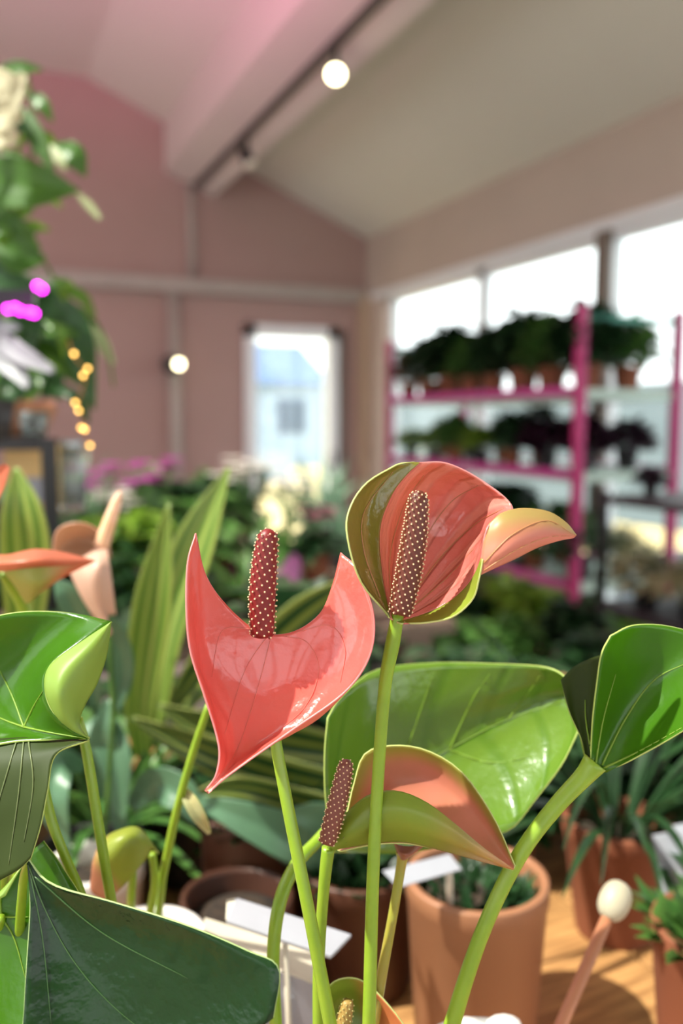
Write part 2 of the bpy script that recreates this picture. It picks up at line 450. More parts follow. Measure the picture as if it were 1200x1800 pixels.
# ------------------------------------------------------------------ outside
struct(MB().b2((-40, D+.3, -.2), (60, 70, -.12)).build('ground_back', mat('sandy_ground', S(206, 186, 136), .9, noise=.5, nscale=1.2, col2=S(180, 164, 120)), smooth=False))
struct(MB().b2((WX+.2, -12, -.2), (60, D+.3, -.12)).build('ground_side', mat('pale_paving', S(84, 90, 96), .9, noise=.3, nscale=.8), smooth=False))
def house(x, y, w, d, h, wc, rc, label, nwin=3):
    o = thing('house', label, 'house', (x, y, -.12))
    MB().b2((x, y, -.12), (x+w, y+d, h)).build('wall', wc, o, False)
    MB().add([(x-.3, y-.3, h), (x+w+.3, y-.3, h), (x+w+.3, y+d+.3, h), (x-.3, y+d+.3, h), (x-.3, y+d/2, h+1.6), (x+w+.3, y+d/2, h+1.6)],
             [(0,1,5,4), (2,3,4,5), (0,4,3), (1,2,5), (0,3,2,1)]).build('roof', rc, o, False)
    for i in range(nwin):
        cx = x+w*(i+.5)/nwin; MB().b2((cx-.5, y-.04, 1.0), (cx+.5, y+.02, 2.1)).build('window', mat('dark_pane', S(80, 96, 120), .2), o, False)
house(4.2, 27, 7, 6, 2.6, mat('pale_blue_render', S(150, 170, 196), .8), mat('slate_roof', S(84, 104, 136), .7), 'pale blue house with slate roof seen through the glazed door')
o = thing('parked_car', 'pale blue parked car blurred behind the glazed door', 'car', (3.3, 17, -.12))
MB().prism([(2.0, .15), (6.0, .15), (6.0, .75), (5.2, .85), (4.6, 1.35), (3.0, 1.35), (2.4, .85), (2.0, .75)], 16.2, 17.8).build('body', mat('car_paint', S(170, 186, 210), .3), o, False)
for x in (2.8, 5.2): MB().tube([(x, 16.15, .2), (x, 16.4, .2)], .32, seg=16).build('wheel', M_BLACK, o)
MB().prism([(3.05, .9), (4.55, .9), (4.4, 1.27), (3.15, 1.27)], 16.17, 16.3).build('window', MATS['dark_pane'], o, False)
house(30, 16, 14, 6, 1.0, mat('grey_blue_render', S(176, 190, 206), .8), mat('pale_roof', S(170, 180, 190), .8), 'low grey blue building outside the side windows', 4)

tag(MB().b2((9.0, -6, -.12), (9.2, 22, 1.95)).build('boundary_wall', mat('grey_blue_fence', S(92, 106, 116), .8), smooth=False), 'low grey blue boundary wall outside the side windows', 'wall')
# ------------------------------------------------------------------ potted plants for the middle and far distance
rnd = random.Random(4)
M_SOIL = mat('dark_soil', S(40, 30, 24), .95, noise=.6, nscale=120, col2=S(70, 54, 40), bump=.6, bscale=300)
M_TERRA = mat('terracotta', S(134, 76, 50), .75, noise=.25, nscale=12, col2=S(116, 64, 42))
M_PEACH = mat('peach_pot_glaze', S(152, 104, 74), .5, noise=.2, nscale=9, col2=S(140, 92, 62))
M_BROWNPOT = mat('dark_brown_pot', S(84, 50, 36), .5, noise=.3, nscale=9)
M_WHITEPOT = mat('white_pot', S(232, 226, 222), .4)
M_PINKPOT = mat('lilac_pink_pot', S(226, 140, 205), .4)
M_GREYPOT = mat('black_nursery_pot', S(46, 44, 46), .5)
def fol(name, c, c2, rough=.35, tr=.3): return mat(name, c, rough, noise=.8, nscale=30, col2=c2, trans=tr)
F_DARK = fol('dark_foliage', S(46, 80, 44), S(28, 54, 34))
F_MID = fol('mid_foliage', S(96, 140, 66), S(54, 96, 46))
F_LIME = fol('lime_foliage', S(140, 175, 60), S(90, 130, 44))
F_TEAL = fol('dusty_teal_foliage', S(140, 174, 146), S(96, 134, 108))
F_PURP = fol('purple_foliage', S(62, 30, 50), S(36, 20, 32))
F_PALE = fol('pale_cream_foliage', S(196, 192, 150), S(150, 150, 106))
F_RUST = fol('rust_foliage', S(120, 70, 36), S(60, 60, 30))
M_MAG = mat('magenta_petal', S(196, 70, 176), .5, trans=.3)
M_WHT = mat('white_petal', S(236, 232, 224), .5, trans=.3)

def pot(parent, r, h, m, rim=.002, taper=.78, z=0, soil=True, wall=.005, seg=28, c=(0, 0, 0)):
    b = r*taper; o = origin(parent)
    cc = np.array(c)+o
    MB().lathe([(0, z), (b*.96, z), (b, z+.004), (r-.001, z+h-.018), (r+rim*.25, z+h-.016), (r+rim*.25, z+h-.002), (r, z+h), (r-wall, z+h), (r-wall-.001, z+h-.004), (b-wall*.6, z+.012), (0, z+.012)], cc, seg=seg).build('pot', m, parent)
    if soil: MB().lathe([(0, z+h-.018), (r*.5, z+h-.016), (r-wall-.002, z+h-.022), (r-wall-.004, z+h-.03), (0, z+h-.03)], cc, seg=seg).build('soil', M_SOIL, parent)

def leafblade(mb, base, d, L, w, droop, r, mi=0, n=4):
    d = np.array(d, float); d /= np.linalg.norm(d)
    s = np.cross(d, [0, 0, 1]); s = s/(np.linalg.norm(s)+1e-6); p = np.array(base, float); vs = []; fs = []; uv = []
    dd = d.copy()
    for i in range(n+1):
        t = i/n; ww = w*math.sin(PI*min(.98, t*.92+.06))
        up = np.cross(s, dd)*ww*.18
        vs += [p-s*ww*.5+up, p, p+s*ww*.5+up]; uv += [(0, t), (.5, t), (1, t)]
        dd = dd+np.array([0, 0, -droop/n]); dd /= np.linalg.norm(dd); p = p+dd*L/n
    for i in range(n):
        a = i*3; fs += [(a, a+1, a+4, a+3), (a+1, a+2, a+5, a+4)]
    mb.add(vs, fs, mi, uv)

def bush(parent, z, R, H, n, L, w, m, seed, stem=True):
    r = random.Random(seed); mb = MB()
    for i in range(n):
        a = r.uniform(0, 2*PI); t = r.random()**.6; q = r.uniform(.1, 1)
        rad = R*math.sin(PI*min(1, .25+.7*q))*t; b = np.array([rad*math.cos(a), rad*math.sin(a), z+H*q*.85])
        leafblade(mb, b, (math.cos(a+r.uniform(-.7, .7)), math.sin(a+r.uniform(-.7, .7)), r.uniform(-.1, .9)), L*r.uniform(.6, 1.2), w*r.uniform(.7, 1.2), r.uniform(.2, 1.2), r, 0, 3)
    mb.build('foliage', m, parent)
    if stem:
        sb = MB()
        for i in range(5):
            a = r.uniform(0, 2*PI); sb.tube([(0, 0, z-.02), (R*.25*math.cos(a), R*.25*math.sin(a), z+H*.35), (R*.5*math.cos(a), R*.5*math.sin(a), z+H*.7)], .003, seg=5)
        sb.build('stem', F_MID, parent)
def strappy(parent, z, n, L, w, m, seed, up=1.4, droop=1.6):
    r = random.Random(seed); mb = MB()
    for i in range(n):
        a = r.uniform(0, 2*PI)
        leafblade(mb, (.012*math.cos(a), .012*math.sin(a), z), (math.cos(a), math.sin(a), r.uniform(.5, 2)*up), L*r.uniform(.6, 1.1), w, droop*r.uniform(.5, 1.2), r, 0, 7)
    mb.build('foliage', m, parent)
def blossoms(parent, z, n, R, H, m, seed, size=.035):
    r = random.Random(seed); st = MB(); mb = MB()
    for i in range(n):
        a = r.uniform(0, 2*PI); q = r.uniform(.3, 1); t = np.array([R*q*math.cos(a), R*q*math.sin(a), z+H*r.uniform(.75, 1)])
        st.tube([(0, 0, z-.02), (t[0]*.3, t[1]*.3, z+H*.5), t], .0022, seg=5)
        for k in range(5):
            b = 2*PI*k/5+r.random(); leafblade(mb, t, (math.cos(b), math.sin(b), .4), size, size*.75, .4, r, 0, 3)
    st.build('flower_stem', F_MID, parent); mb.build('blossom', m, parent)

PROTO = {}
def copy_tree(o, loc, rz, label, group, sc=1):
    c = o.copy(); COL.objects.link(c); c.location = tuple(map(float, loc)); c.rotation_euler[2] = rz; c.scale = (sc,)*3
    c['label'] = label
    if group: c['group'] = group
    elif 'group' in c: del c['group']
    for ch in list(o.children):
        k = ch.copy(); COL.objects.link(k); k.parent = c
        for g in list(ch.children):
            e = g.copy(); COL.objects.link(e); e.parent = k
    return c
def build_kind(kind, loc, rz, label, group, sc):
    name, cat, fn = KINDS[kind]
    o = thing(name, label, cat, (0, 0, 0), group)
    fn(o); o.location = tuple(map(float, loc)); o.rotation_euler[2] = rz; o.scale = (sc,)*3
    return o
def put(kind, loc, label, group=None, sc=1, rz=None):
    rz = rnd.uniform(0, 6.28) if rz is None else rz
    if kind not in PROTO:
        PROTO[kind] = build_kind(kind, loc, rz, label, group, sc); return PROTO[kind]
    return copy_tree(PROTO[kind], loc, rz, label, group, sc)
def k_dark(o): pot(o, .055, .095, M_TERRA, seg=20); bush(o, .085, .11, .27, 260, .085, .05, F_DARK, 1)
def k_darkb(o): pot(o, .055, .095, M_TERRA, seg=20); bush(o, .085, .11, .22, 240, .075, .055, F_MID, 2)
def k_rust(o): pot(o, .055, .095, M_TERRA, seg=20); bush(o, .085, .11, .2, 200, .07, .05, F_RUST, 3)
def k_purp(o): pot(o, .06, .10, M_GREYPOT, seg=20); bush(o, .085, .13, .2, 220, .08, .06, F_PURP, 4)
def k_lime(o): pot(o, .05, .08, M_GREYPOT, seg=20); bush(o, .08, .10, .14, 180, .07, .04, F_LIME, 5)
def k_pale(o): pot(o, .055, .08, M_GREYPOT, seg=20); bush(o, .08, .12, .14, 200, .08, .04, F_PALE, 6)
def k_spider(o): pot(o, .055, .09, M_GREYPOT, seg=20); strappy(o, .08, 46, .26, .014, F_MID, 7)
def k_palm(o): pot(o, .06, .1, M_GREYPOT, seg=20); strappy(o, .1, 60, .34, .016, F_TEAL, 8, 2.2, 1.3)
def k_orchid(o): pot(o, .05, .09, M_WHITEPOT, seg=20); strappy(o, .08, 9, .18, .045, F_DARK, 9, .8, 1.2); blossoms(o, .09, 13, .09, .30, M_MAG, 9)
def k_white(o): pot(o, .05, .09, M_PINKPOT, seg=20); strappy(o, .08, 9, .16, .045, F_MID, 10, .8, 1.2); blossoms(o, .09, 12, .09, .24, M_WHT, 10)
def k_cyc(o): pot(o, .055, .09, M_TERRA, seg=20); bush(o, .085, .09, .09, 60, .07, .06, F_DARK, 11); blossoms(o, .09, 12, .06, .17, mat('pink_petal', S(214, 120, 160), .5, trans=.3), 11)
def k_broad(o): pot(o, .06, .1, M_GREYPOT, seg=20); bush(o, .09, .13, .24, 46, .15, .08, F_MID, 12)
def k_broadd(o): pot(o, .06, .1, M_GREYPOT, seg=20); bush(o, .09, .13, .20, 50, .14, .06, F_DARK, 13)
KINDS = {'dark': ('leafy_houseplant', 'plant', k_dark), 'mid': ('leafy_houseplant', 'plant', k_darkb), 'rust': ('rusty_leaved_plant', 'plant', k_rust),
         'purp': ('purple_leaved_plant', 'plant', k_purp), 'lime': ('lime_fern', 'plant', k_lime), 'pale': ('cream_leaved_plant', 'plant', k_pale),
         'spider': ('spider_plant', 'plant', k_spider), 'palm': ('potted_palm', 'plant', k_palm), 'orchid': ('magenta_orchid', 'orchid', k_orchid),
         'white': ('white_orchid', 'orchid', k_white), 'cyc': ('pink_cyclamen', 'plant', k_cyc), 'broad': ('broad_leaved_plant', 'plant', k_broad),
         'broadd': ('dark_broad_leaved_plant', 'plant', k_broadd)}
ORD = ['first', 'second', 'third', 'fourth', 'fifth', 'sixth', 'seventh', 'eighth', 'ninth', 'tenth', 'eleventh', 'twelfth']

# ------------------------------------------------------------------ magenta plant trolley by the window
M_POST = mat('magenta_post', S(186, 48, 112), .4, noise=.15, nscale=10)
M_SHELF = mat('pale_green_shelf', S(186, 204, 192), .5)
M_LIP = mat('magenta_shelf_lip', S(188, 60, 140), .5)
TX0, TX1, TY0, TY1 = 2.72, WX-.12, 3.34, 5.36
tro = thing('plant_trolley', 'tall magenta metal plant trolley standing in front of the side windows', 'plant trolley', (TX0, TY0, 0))
for x in (TX0, TX1):
    for y in (TY0, TY1): MB().b2((x-.022, y-.022, .08), (x+.022, y+.022, 1.95)).build('post', M_POST, tro, False)
SZ = [1.555, 1.15, .60, .22]
for z in SZ:
    s = MB().b2((TX0-.01, TY0, z-.05), (TX1+.01, TY1, z)).build('shelf', M_SHELF, tro, False)
    mb = MB(); mb.b2((TX0-.035, TY0+.03, z-.03), (TX0-.01, TY1-.03, z+.012)); mb.b2((TX1+.01, TY0+.03, z-.03), (TX1+.03, TY1-.03, z+.012)); mb.build('shelf_lip', M_LIP, s, False)
for y in (TY0, TY1): MB().b2((TX0, y-.012, 1.88), (TX1, y+.012, 1.91)).build('crossbar', mat('teal_bar', S(70, 150, 130), .5), tro, False)
for x in (TX0, TX1):
    for y in (TY0+.03, TY1-.03): MB().tube([(x-.02, y, .045), (x+.02, y, .045)], .045, seg=16).build('caster', M_BLACK, tro)
names = {'dark': 'dark green bushy', 'mid': 'mid green bushy', 'rust': 'rust tinged bushy', 'purp': 'deep purple leaved', 'lime': 'lime green ferny', 'pale': 'cream leaved', 'spider': 'arching strap leaved', 'broad': 'broad leaved green', 'broadd': 'dark broad leaved', 'cyc': 'pink flowering'}
def fill(z, kinds_front, kinds_back, shelf, sc):
    for row, (ks, x) in enumerate(((kinds_front, TX0+.11), (kinds_back, TX0+.38))):
        n = len(ks)
        for i, k in enumerate(ks):
            y = TY1-.10-(TY1-TY0-.2)*i/(n-1)
            s_ = sc*(1+rnd.uniform(-.1, .1))
            put(k, (x+rnd.uniform(-.015, .015), y, z), '%s plant, %s from left, %s row of the %s trolley shelf' % (names[k], ORD[i], ['front', 'rear'][row], shelf),
                'plants on the %s shelf of the magenta trolley' % shelf, s_)
fill(SZ[0], ['rust', 'dark', 'dark', 'mid', 'dark', 'dark', 'mid', 'dark'], ['dark', 'mid', 'dark', 'dark', 'mid', 'dark', 'mid'], 'top', 1.25)
fill(SZ[1], ['lime', 'lime', 'mid', 'lime', 'dark', 'purp', 'purp'], ['mid', 'lime', 'mid', 'dark', 'purp', 'purp'], 'second', .98)
fill(SZ[2], ['mid', 'dark', 'broad', 'dark', 'mid', 'broadd'], ['dark', 'broadd', 'dark', 'mid', 'pale'], 'third', 1.2)
fill(SZ[3], ['broad', 'dark', 'pale', 'dark', 'broad'], ['dark', 'mid', 'dark', 'lime'], 'lowest', 1.15)

# low stand right of the trolley
LX0, LX1, LY0, LY1 = 2.35, 2.95, 1.5, 2.72
st = thing('low_plant_stand', 'low black two shelf plant stand right of the magenta trolley', 'plant stand', (LX0, LY0, 0))
for x in (LX0, LX1):
    for y in (LY0, LY1): MB().b2((x-.015, y-.015, 0), (x+.015, y+.015, 1.12)).build('leg', M_BLACK, st, False)
for z in (1.10, .66): MB().b2((LX0-.02, LY0-.02, z-.03), (LX1+.02, LY1+.02, z)).build('shelf', mat('dark_shelf', S(58, 50, 54), .6), st, False)
for z, ks, nm, g in ((1.10, ['purp', 'purp', 'dark', 'purp'], 'upper', .45), (.66, ['pale', 'pale', 'pale', 'mid', 'pale'], 'lower', 1.0)):
    for r_, x in enumerate((LX0+.13, LX1-.13)):
        for i, k in enumerate(ks):
            y = LY1-.12-(LY1-LY0-.24)*i/(len(ks)-1)
            put(k, (x, y, z), '%s plant, %s from left, %s row, %s shelf of the low stand' % (names[k], ORD[i], ['front', 'rear'][r_], nm),
                'plants on the %s shelf of the low stand' % nm, g)

# ------------------------------------------------------------------ display table in the middle distance
TT = .82
tb = thing('display_table', 'grey wooden display table crowded with potted plants in the middle distance', 'table', (-.2, 2.5, 0))
MB().b2((-1.9, 2.12, TT-.04), (1.3, 3.75, TT)).build('tabletop', M_WOODG, tb, False, bevel=.004)
for x in (-1.8, 1.2):
    for y in (2.2, 3.65): MB().b2((x-.04, y-.04, 0), (x+.04, y+.04, TT-.04)).build('leg', M_WOODG, tb, False)
rows = [(3.6, ['mid', 'orchid', 'palm', 'orchid', 'white', 'dark', 'cyc', 'broad', 'palm', 'mid', 'mid'], 1.25, 'back'),
        (3.27, ['orchid', 'dark', 'cyc', 'white', 'orchid', 'broad', 'dark', 'palm', 'spider', 'broadd', 'dark'], 1.1, 'second'),
        (2.93, ['broad', 'mid', 'white', 'dark', 'spider', 'mid', 'broadd', 'cyc', 'white', 'dark', 'broad'], 1.05, 'third'),
        (2.6, ['dark', 'lime', 'broadd', 'mid', 'dark', 'broadd', 'spider', 'dark', 'lime', 'broad', 'broadd'], 1.0, 'fourth'),
        (2.27, ['broadd', 'dark', 'spider', 'broad', 'dark', 'mid', 'broadd', 'dark', 'broadd', 'spider', 'dark'], .95, 'front')]
nm2 = dict(names, palm='dusty green palm like', orchid='magenta flowering', white='white flowering')
crates = []
def crate(px, dh, w, h, label):
    q = G(px, dh, TT); o = thing('wooden_crate', label, 'crate', q, None, -YAW)
    o.rotation_euler[2] = 0
    mb = MB(); mb.box((q[0], q[1], TT+h-.008), (w, w*.7, .016), 0, -YAW); mb.box((q[0], q[1], TT+.008), (w, w*.7, .016), 0, -YAW)
    for k in (-1, 1): mb.box((q[0]+RH[0]*k*(w/2-.008), q[1]+RH[1]*k*(w/2-.008), TT+h/2), (.016, w*.7, h), 0, -YAW)
    mb.build('crate_body', M_WOODG, o, False)
    MB().box((q[0]-FH[0]*w*.35, q[1]-FH[1]*w*.35, TT+h*.5), (w, .01, h*.3), 0, -YAW).build('slat', M_WOOD, o, False)
    crates.append(q); return q
q_ = crate(520, 2.45, .3, .13, 'small wooden crate on the display table under the lilac pink pot')
spec = [('orchid', 165, 2.55, TT, 1.16, 'magenta orchid left of the wall pipe, beside the cream spadix'), ('orchid', 272, 2.75, TT, 1.18, 'magenta orchid standing below the wall pipe'),
        ('white', 505, 2.40, TT+.13, .9, 'white orchid in a lilac pink pot on the wooden crate'), ('cyc', 555, 2.42, TT+.13, .8, 'pink flowering plant in a clay pot on the wooden crate'),
        ('palm', 615, 2.95, TT, 1.05, 'dusty green palm beside the right side of the glazed door'), ('white', 440, 3.0, TT, 1.35, 'tall white orchid in front of the glazed door'),
        ('lime', 225, 2.45, TT, 1.5, 'lime green fern between the two magenta orchids'), ('palm', 560, 3.3, TT, 1.1, 'dusty green palm in front of the glazed door')]
for k, px, dh, z, sc, lab in spec:
    q = G(px, dh, z); put(k, q, lab, None, sc); crates.append(q)
for Y, ks, sc, rn in rows:
    for i, k in enumerate(ks):
        x = -1.75+2.7*i/(len(ks)-1)
        if any((x-c_[0])**2+(Y-c_[1])**2 < .14**2 for c_ in crates): continue
        put(k, (x+rnd.uniform(-.03, .03), Y+rnd.uniform(-.03, .03), TT), '%s plant, %s from left, %s row of the display table' % (nm2[k], ORD[i], rn),
            'plants on the display table', sc*rnd.uniform(.9, 1.1))

bn = thing('low_bench', 'low grey wooden bench with leafy plants between display table and magenta trolley', 'bench', (1.85, 2.55, 0))
MB().b2((1.42, 2.0, .34), (2.2, 3.1, .38)).build('seat_board', M_WOODG, bn, False)
for x in (1.47, 2.15):
    for y in (2.06, 3.04): MB().b2((x-.03, y-.03, 0), (x+.03, y+.03, .34)).build('leg', M_WOODG, bn, False)
for x, y, k, sc, lab in ((1.56, 2.92, 'broadd', 1.0, 'dark broad leaved plant at the far left corner of the low bench'), (1.82, 2.95, 'dark', 1.05, 'dark bushy plant at the far side of the low bench'),
                         (2.06, 2.9, 'lime', 1.7, 'sunlit lime green fern at the far right corner of the low bench'), (1.57, 2.6, 'broad', 1.0, 'broad green plant at the left edge of the low bench'),
                         (1.84, 2.6, 'mid', 1.0, 'mid green bushy plant in the middle of the low bench'), (2.08, 2.55, 'dark', 1.05, 'dark bushy plant at the right edge of the low bench'),
                         (1.58, 2.25, 'broadd', .95, 'dark broad leaved plant at the near left corner of the low bench'), (1.86, 2.2, 'dark', .95, 'dark bushy plant at the near side of the low bench'),
                         (2.1, 2.18, 'mid', .95, 'mid green bushy plant at the near right corner of the low bench')):
    put(k, (x, y, .38), lab, None, sc)

# ------------------------------------------------------------------ counter
CT = .86
c0 = thing('wooden_counter', 'warm wooden counter top carrying the anthuriums and clay pots', 'counter', (.3, .6, 0))
mb = MB()
for i in range(12):
    x0 = -1.0+i*.2; mb.b2((x0+.0015, .12, CT-.035), (x0+.1985, 1.44, CT))
mb.build('worktop', M_WOOD, c0, False, bevel=.002)
MB().b2((-.95, .2, 0), (1.35, 1.38, CT-.035)).build('cabinet_body', M_WOODG, c0, False)

def big_pot(name, label, px, dh, r, h, m, taper=.8, kind=None, z=CT, sc=1, group=None, cat='pot'):
    p = G(px, dh, z+h); p[2] = z
    o = thing(name, label, cat, p, group)
    pot(o, r, h, m, taper=taper, seg=48, wall=.006)
    return o, p
def strap_at(o, z, n, L, w, m, seed, up=1.4, droop=1.6, R=.02):
    r = random.Random(seed); mb = MB(); c = origin(o)
    for i in range(n):
        a = r.uniform(0, 2*PI)
        leafblade(mb, c+np.array([R*math.cos(a), R*math.sin(a), z]), (math.cos(a), math.sin(a), r.uniform(.5, 2)*up), L*r.uniform(.6, 1.1), w, droop*r.uniform(.5, 1.2), r, 0, 9)
    return mb.build('foliage', m, o)
def moss_at(o, z, R, n, m, seed, L=.02):
    r = random.Random(seed); mb = MB(); c = origin(o)
    for i in range(n):
        a = r.uniform(0, 2*PI); q = R*math.sqrt(r.random())
        leafblade(mb, c+np.array([q*math.cos(a), q*math.sin(a), z]), (math.cos(a)*.5+r.uniform(-.5, .5), math.sin(a)*.5+r.uniform(-.5, .5), 1), L*r.uniform(.5, 1.3), L*.4, .5, r, 0, 2)
    return mb.build('foliage', m, o)
o, p = big_pot('clay_pot_plant', 'peach clay pot with low dark mossy plant, in front right of the anthurium', 838, .70, .061, .15, M_PEACH, .86, cat='potted plant')
moss_at(o, .118, .036, 360, F_DARK, 21, .03)
o, p = big_pot('clay_pot_plant', 'terracotta pot with long dark strap leaves at the right edge, standing further back', 1085, .86, .056, .125, M_TERRA, .72, cat='potted plant')
strap_at(o, .11, 70, .26, .010, F_DARK, 22, 1.5, 1.9)
o, p = big_pot('clay_pot_plant', 'terracotta pot cut off by the right picture edge', 1262, .66, .052, .13, M_TERRA, .8, cat='potted plant')
moss_at(o, .11, .045, 160, F_MID, 23, .04)
o, p = big_pot('brown_pot_plant', 'dark brown pot left of the tall flower stems, below the striped leaves', 455, .84, .062, .15, M_BROWNPOT, .85, cat='potted plant')
moss_at(o, .125, .05, 160, F_DARK, 24, .05)
o, p = big_pot('brown_pot_plant', 'dark brown pot behind the two upright flower stems', 632, .78, .058, .12, M_BROWNPOT, .85, cat='potted plant')
moss_at(o, .1, .05, 200, F_DARK, 25, .04)
for px, dh, k, lab, sc in ((980, 1.18, 'broadd', 'dark broad leaved plant behind the right clay pots', .6), (1150, 1.2, 'dark', 'dark bushy plant behind the strap leaved pot', .6),
                       (820, 1.2, 'dark', 'dark bushy plant behind the glossy green anthurium leaf', .62), (690, 1.25, 'broadd', 'dark broad leaved plant behind the upright flower stems', .7),
                       (520, 1.15, 'dark', 'dark bushy plant behind the hanging pink heart flower', .95), (120, 1.15, 'broadd', 'dark broad leaved plant behind the left leaves', 1.0),
                       (190, .92, 'spider', 'arching strap leaved plant between the left stems', .9), (-20, 1.0, 'mid', 'mid green bushy plant at the left picture edge', .95),
                       (900, .99, 'dark', 'small dark bushy plant in the gap between the glossy leaf and the right clay pot', .5), (1035, 1.04, 'broadd', 'small dark broad leaved plant just left of the strap leaved pot', .6),
                       (1200, 1.06, 'dark', 'small dark bushy plant right of the strap leaved pot', .62), (760, .98, 'dark', 'small dark bushy plant behind the peach clay pot', .5), (1260, 1.0, 'broadd', 'dark broad leaved plant at the right picture edge', .95)):
    put(k, G(px, dh, CT), lab, None, sc)

# tags, cards and the cream headed stick
M_CARD = mat('white_card', S(160, 162, 172), .5, noise=.1, nscale=40)
M_CREAM = mat('cream_card', S(200, 190, 172), .5)
def plate(corners, th, name, m, parent=None):
    c = np.array([P(*q) for q in corners]); n = np.cross(c[1]-c[0], c[3]-c[0]); n /= np.linalg.norm(n)
    return MB().add(list(c)+list(c+n*th), [(0,1,2,3), (7,6,5,4), (0,4,5,1), (1,5,6,2), (2,6,7,3), (3,7,4,0)]).build(name, m, parent, False, bevel=.0006)
o = thing('price_tag', 'white tilted price tag clipped on a cream stake, behind the leftmost flower stem', 'price tag', P(500, 1700, .56))
plate([(415, 1577, .57), (618, 1642, .55), (582, 1680, .53), (398, 1618, .55)], .003, 'card', M_CARD, o)
plate([(398, 1581, .572), (420, 1577, .57), (418, 1614, .562), (396, 1618, .562)], .006, 'clip', M_CREAM, o)
MB().tube([P(500, 1640, .555), G(520, .56, CT+.001)], .002, seg=8).build('stake', M_CREAM, o)
o = thing('folded_label', 'large white folded label below the tilted price tag', 'label card', P(470, 1750, .58))
plate([(360, 1612, .60), (552, 1672, .59), (552, 1728, .57), (352, 1660, .58)], .002, 'label_flap', M_CREAM, o)
plate([(352, 1660, .58), (552, 1728, .57), (575, 1880, .60), (360, 1880, .61)], .002, 'label_front', M_CARD, o)
o = thing('plant_label', 'small white plant label on a stick in the peach clay pot', 'plant label', P(785, 1560, .68))
plate([(672, 1530, .67), (790, 1500, .69), (812, 1528, .68), (700, 1560, .66)], .0015, 'card', M_CARD, o)
MB().tube([P(788, 1515, .686), P(791, 1596, .70)], .003, seg=8).build('stake', M_CREAM, o)
o = thing('plant_label', 'crumpled white plant label standing between the right clay pots', 'plant label', P(1180, 1500, .8))
plate([(1138, 1470, .80), (1185, 1462, .79), (1230, 1560, .78), (1165, 1580, .79)], .002, 'card', M_CARD, o)
plate([(1180, 1452, .81), (1240, 1440, .80), (1250, 1500, .79), (1196, 1520, .80)], .002, 'card', M_CARD, o)
MB().tube([P(1180, 1540, .792), G(1185, .82, CT+.001)], .002, seg=8).build('stake', M_CREAM, o)
o = thing('match_shaped_stick', 'thin brown wooden stick with a rounded cream head, leaning at lower right', 'stick', G(985, .5, CT))
a, b = P(1072, 1602, .60), P(965, 1850, .56); dn = (b-a)/np.linalg.norm(b-a); e = a+dn*(CT+.003-a[2])/dn[2]
MB().tube([a, e], [.0042, .0042], seg=12).build('shaft', mat('brown_stick', S(176, 116, 84), .5), o)
ts = np.linspace(0, PI, 14); rs = [.0105*math.sin(t)**.8+.0005 for t in ts]
MB().tube([a+dn*.006-dn*.028*(1-math.cos(t))/2 for t in ts], rs, seg=20).build('head', mat('cream_head', S(172, 164, 142), .5), o)
# white pebbles in a little bowl at the bottom edge
o = thing('pebble_bowl', 'grey stoneware bowl holding pale pebbles at the bottom picture edge', 'bowl', G(850, .50, CT))
bc = G(850, .50, CT)
MB().lathe([(0, 0), (.03, 0), (.045, .07), (.05, .13), (.047, .13), (.042, .07), (0, .012)], bc, seg=32).build('bowl_shell', mat('stoneware', S(150, 150, 150), .6), o)
r = random.Random(8)
for i in range(16):
    a_ = r.uniform(0, 6.28); q = .034*math.sqrt(r.random())
    tag(MB().ball(bc+np.array([q*math.cos(a_), q*math.sin(a_), .135+r.uniform(-.004, .008)]), .011*r.uniform(.7, 1.1), 0, 12, (1.2, 1, .7)).build('pebble', mat('pebble_%d' % (i % 3), [S(232, 230, 226), S(190, 196, 200), S(120, 122, 130)][i % 3], .5)),
        ['off white', 'light grey', 'dark grey'][i % 3]+' rounded pebble heaped in the grey bowl at the bottom edge', 'pebble', 'pebbles in the grey bowl')

# ------------------------------------------------------------------ left shelf unit with climbing plant
sh0 = P(40, 760, 1.55)
unit = thing('black_shelf_unit', 'black metal shelf unit at the left edge carrying the climbing plant', 'shelf', (sh0[0], sh0[1], 0))
def at(px, dh, z): return G(px, dh, z)
zt, zl = P(60, 768, 1.55)[2], P(60, 905, 1.55)[2]
cs = [G(-230, 1.40, 0), G(132, 1.44, 0), G(132, 1.86, 0), G(-230, 1.80, 0)]
cs[2] = cs[1]+(cs[3]-cs[0])
for z in (zt, zl, .5):
    vs = [(c[0], c[1], z-.02) for c in cs]+[(c[0], c[1], z) for c in cs]
    MB().add(vs, [(3,2,1,0), (4,5,6,7), (0,1,5,4), (1,2,6,5), (2,3,7,6), (3,0,4,7)]).build('shelf', M_BLACK, unit, False)
for c in cs: MB().b2((c[0]-.012, c[1]-.012, 0), (c[0]+.012, c[1]+.012, zt)).build('post', M_BLACK, unit, False)
q = G(62, 1.58, zl)
bx = thing('kraft_box', 'tan cardboard box with a white label under the climbing plant', 'box', q)
MB().box((q[0], q[1], zl+.065), (.085, .06, .125), 0, -YAW).build('box_body', mat('kraft_card', S(226, 190, 128), .7), bx, False, bevel=.002)
f = q-FH*.0312; MB().box((f[0]+.01*RH[0], f[1]+.01*RH[1], zl+.045), (.05, .001, .045), 0, -YAW).build('label', M_CARD, bx, False)
q = G(122, 1.62, zl)
j = thing('glass_jar', 'small clear glass jar right of the tan box', 'jar', q)
MG = mat('jar_glass', S(225, 235, 232), .05); MG.node_tree.nodes['Principled BSDF'].inputs['Transmission Weight'].default_value = .9
MB().lathe([(0, 0), (.03, 0), (.032, .01), (.032, .08), (.024, .1), (.024, .115), (.021, .115), (.021, .1), (.029, .08), (.029, .012), (0, .008)], q, seg=24).build('jar_body', MG, j)
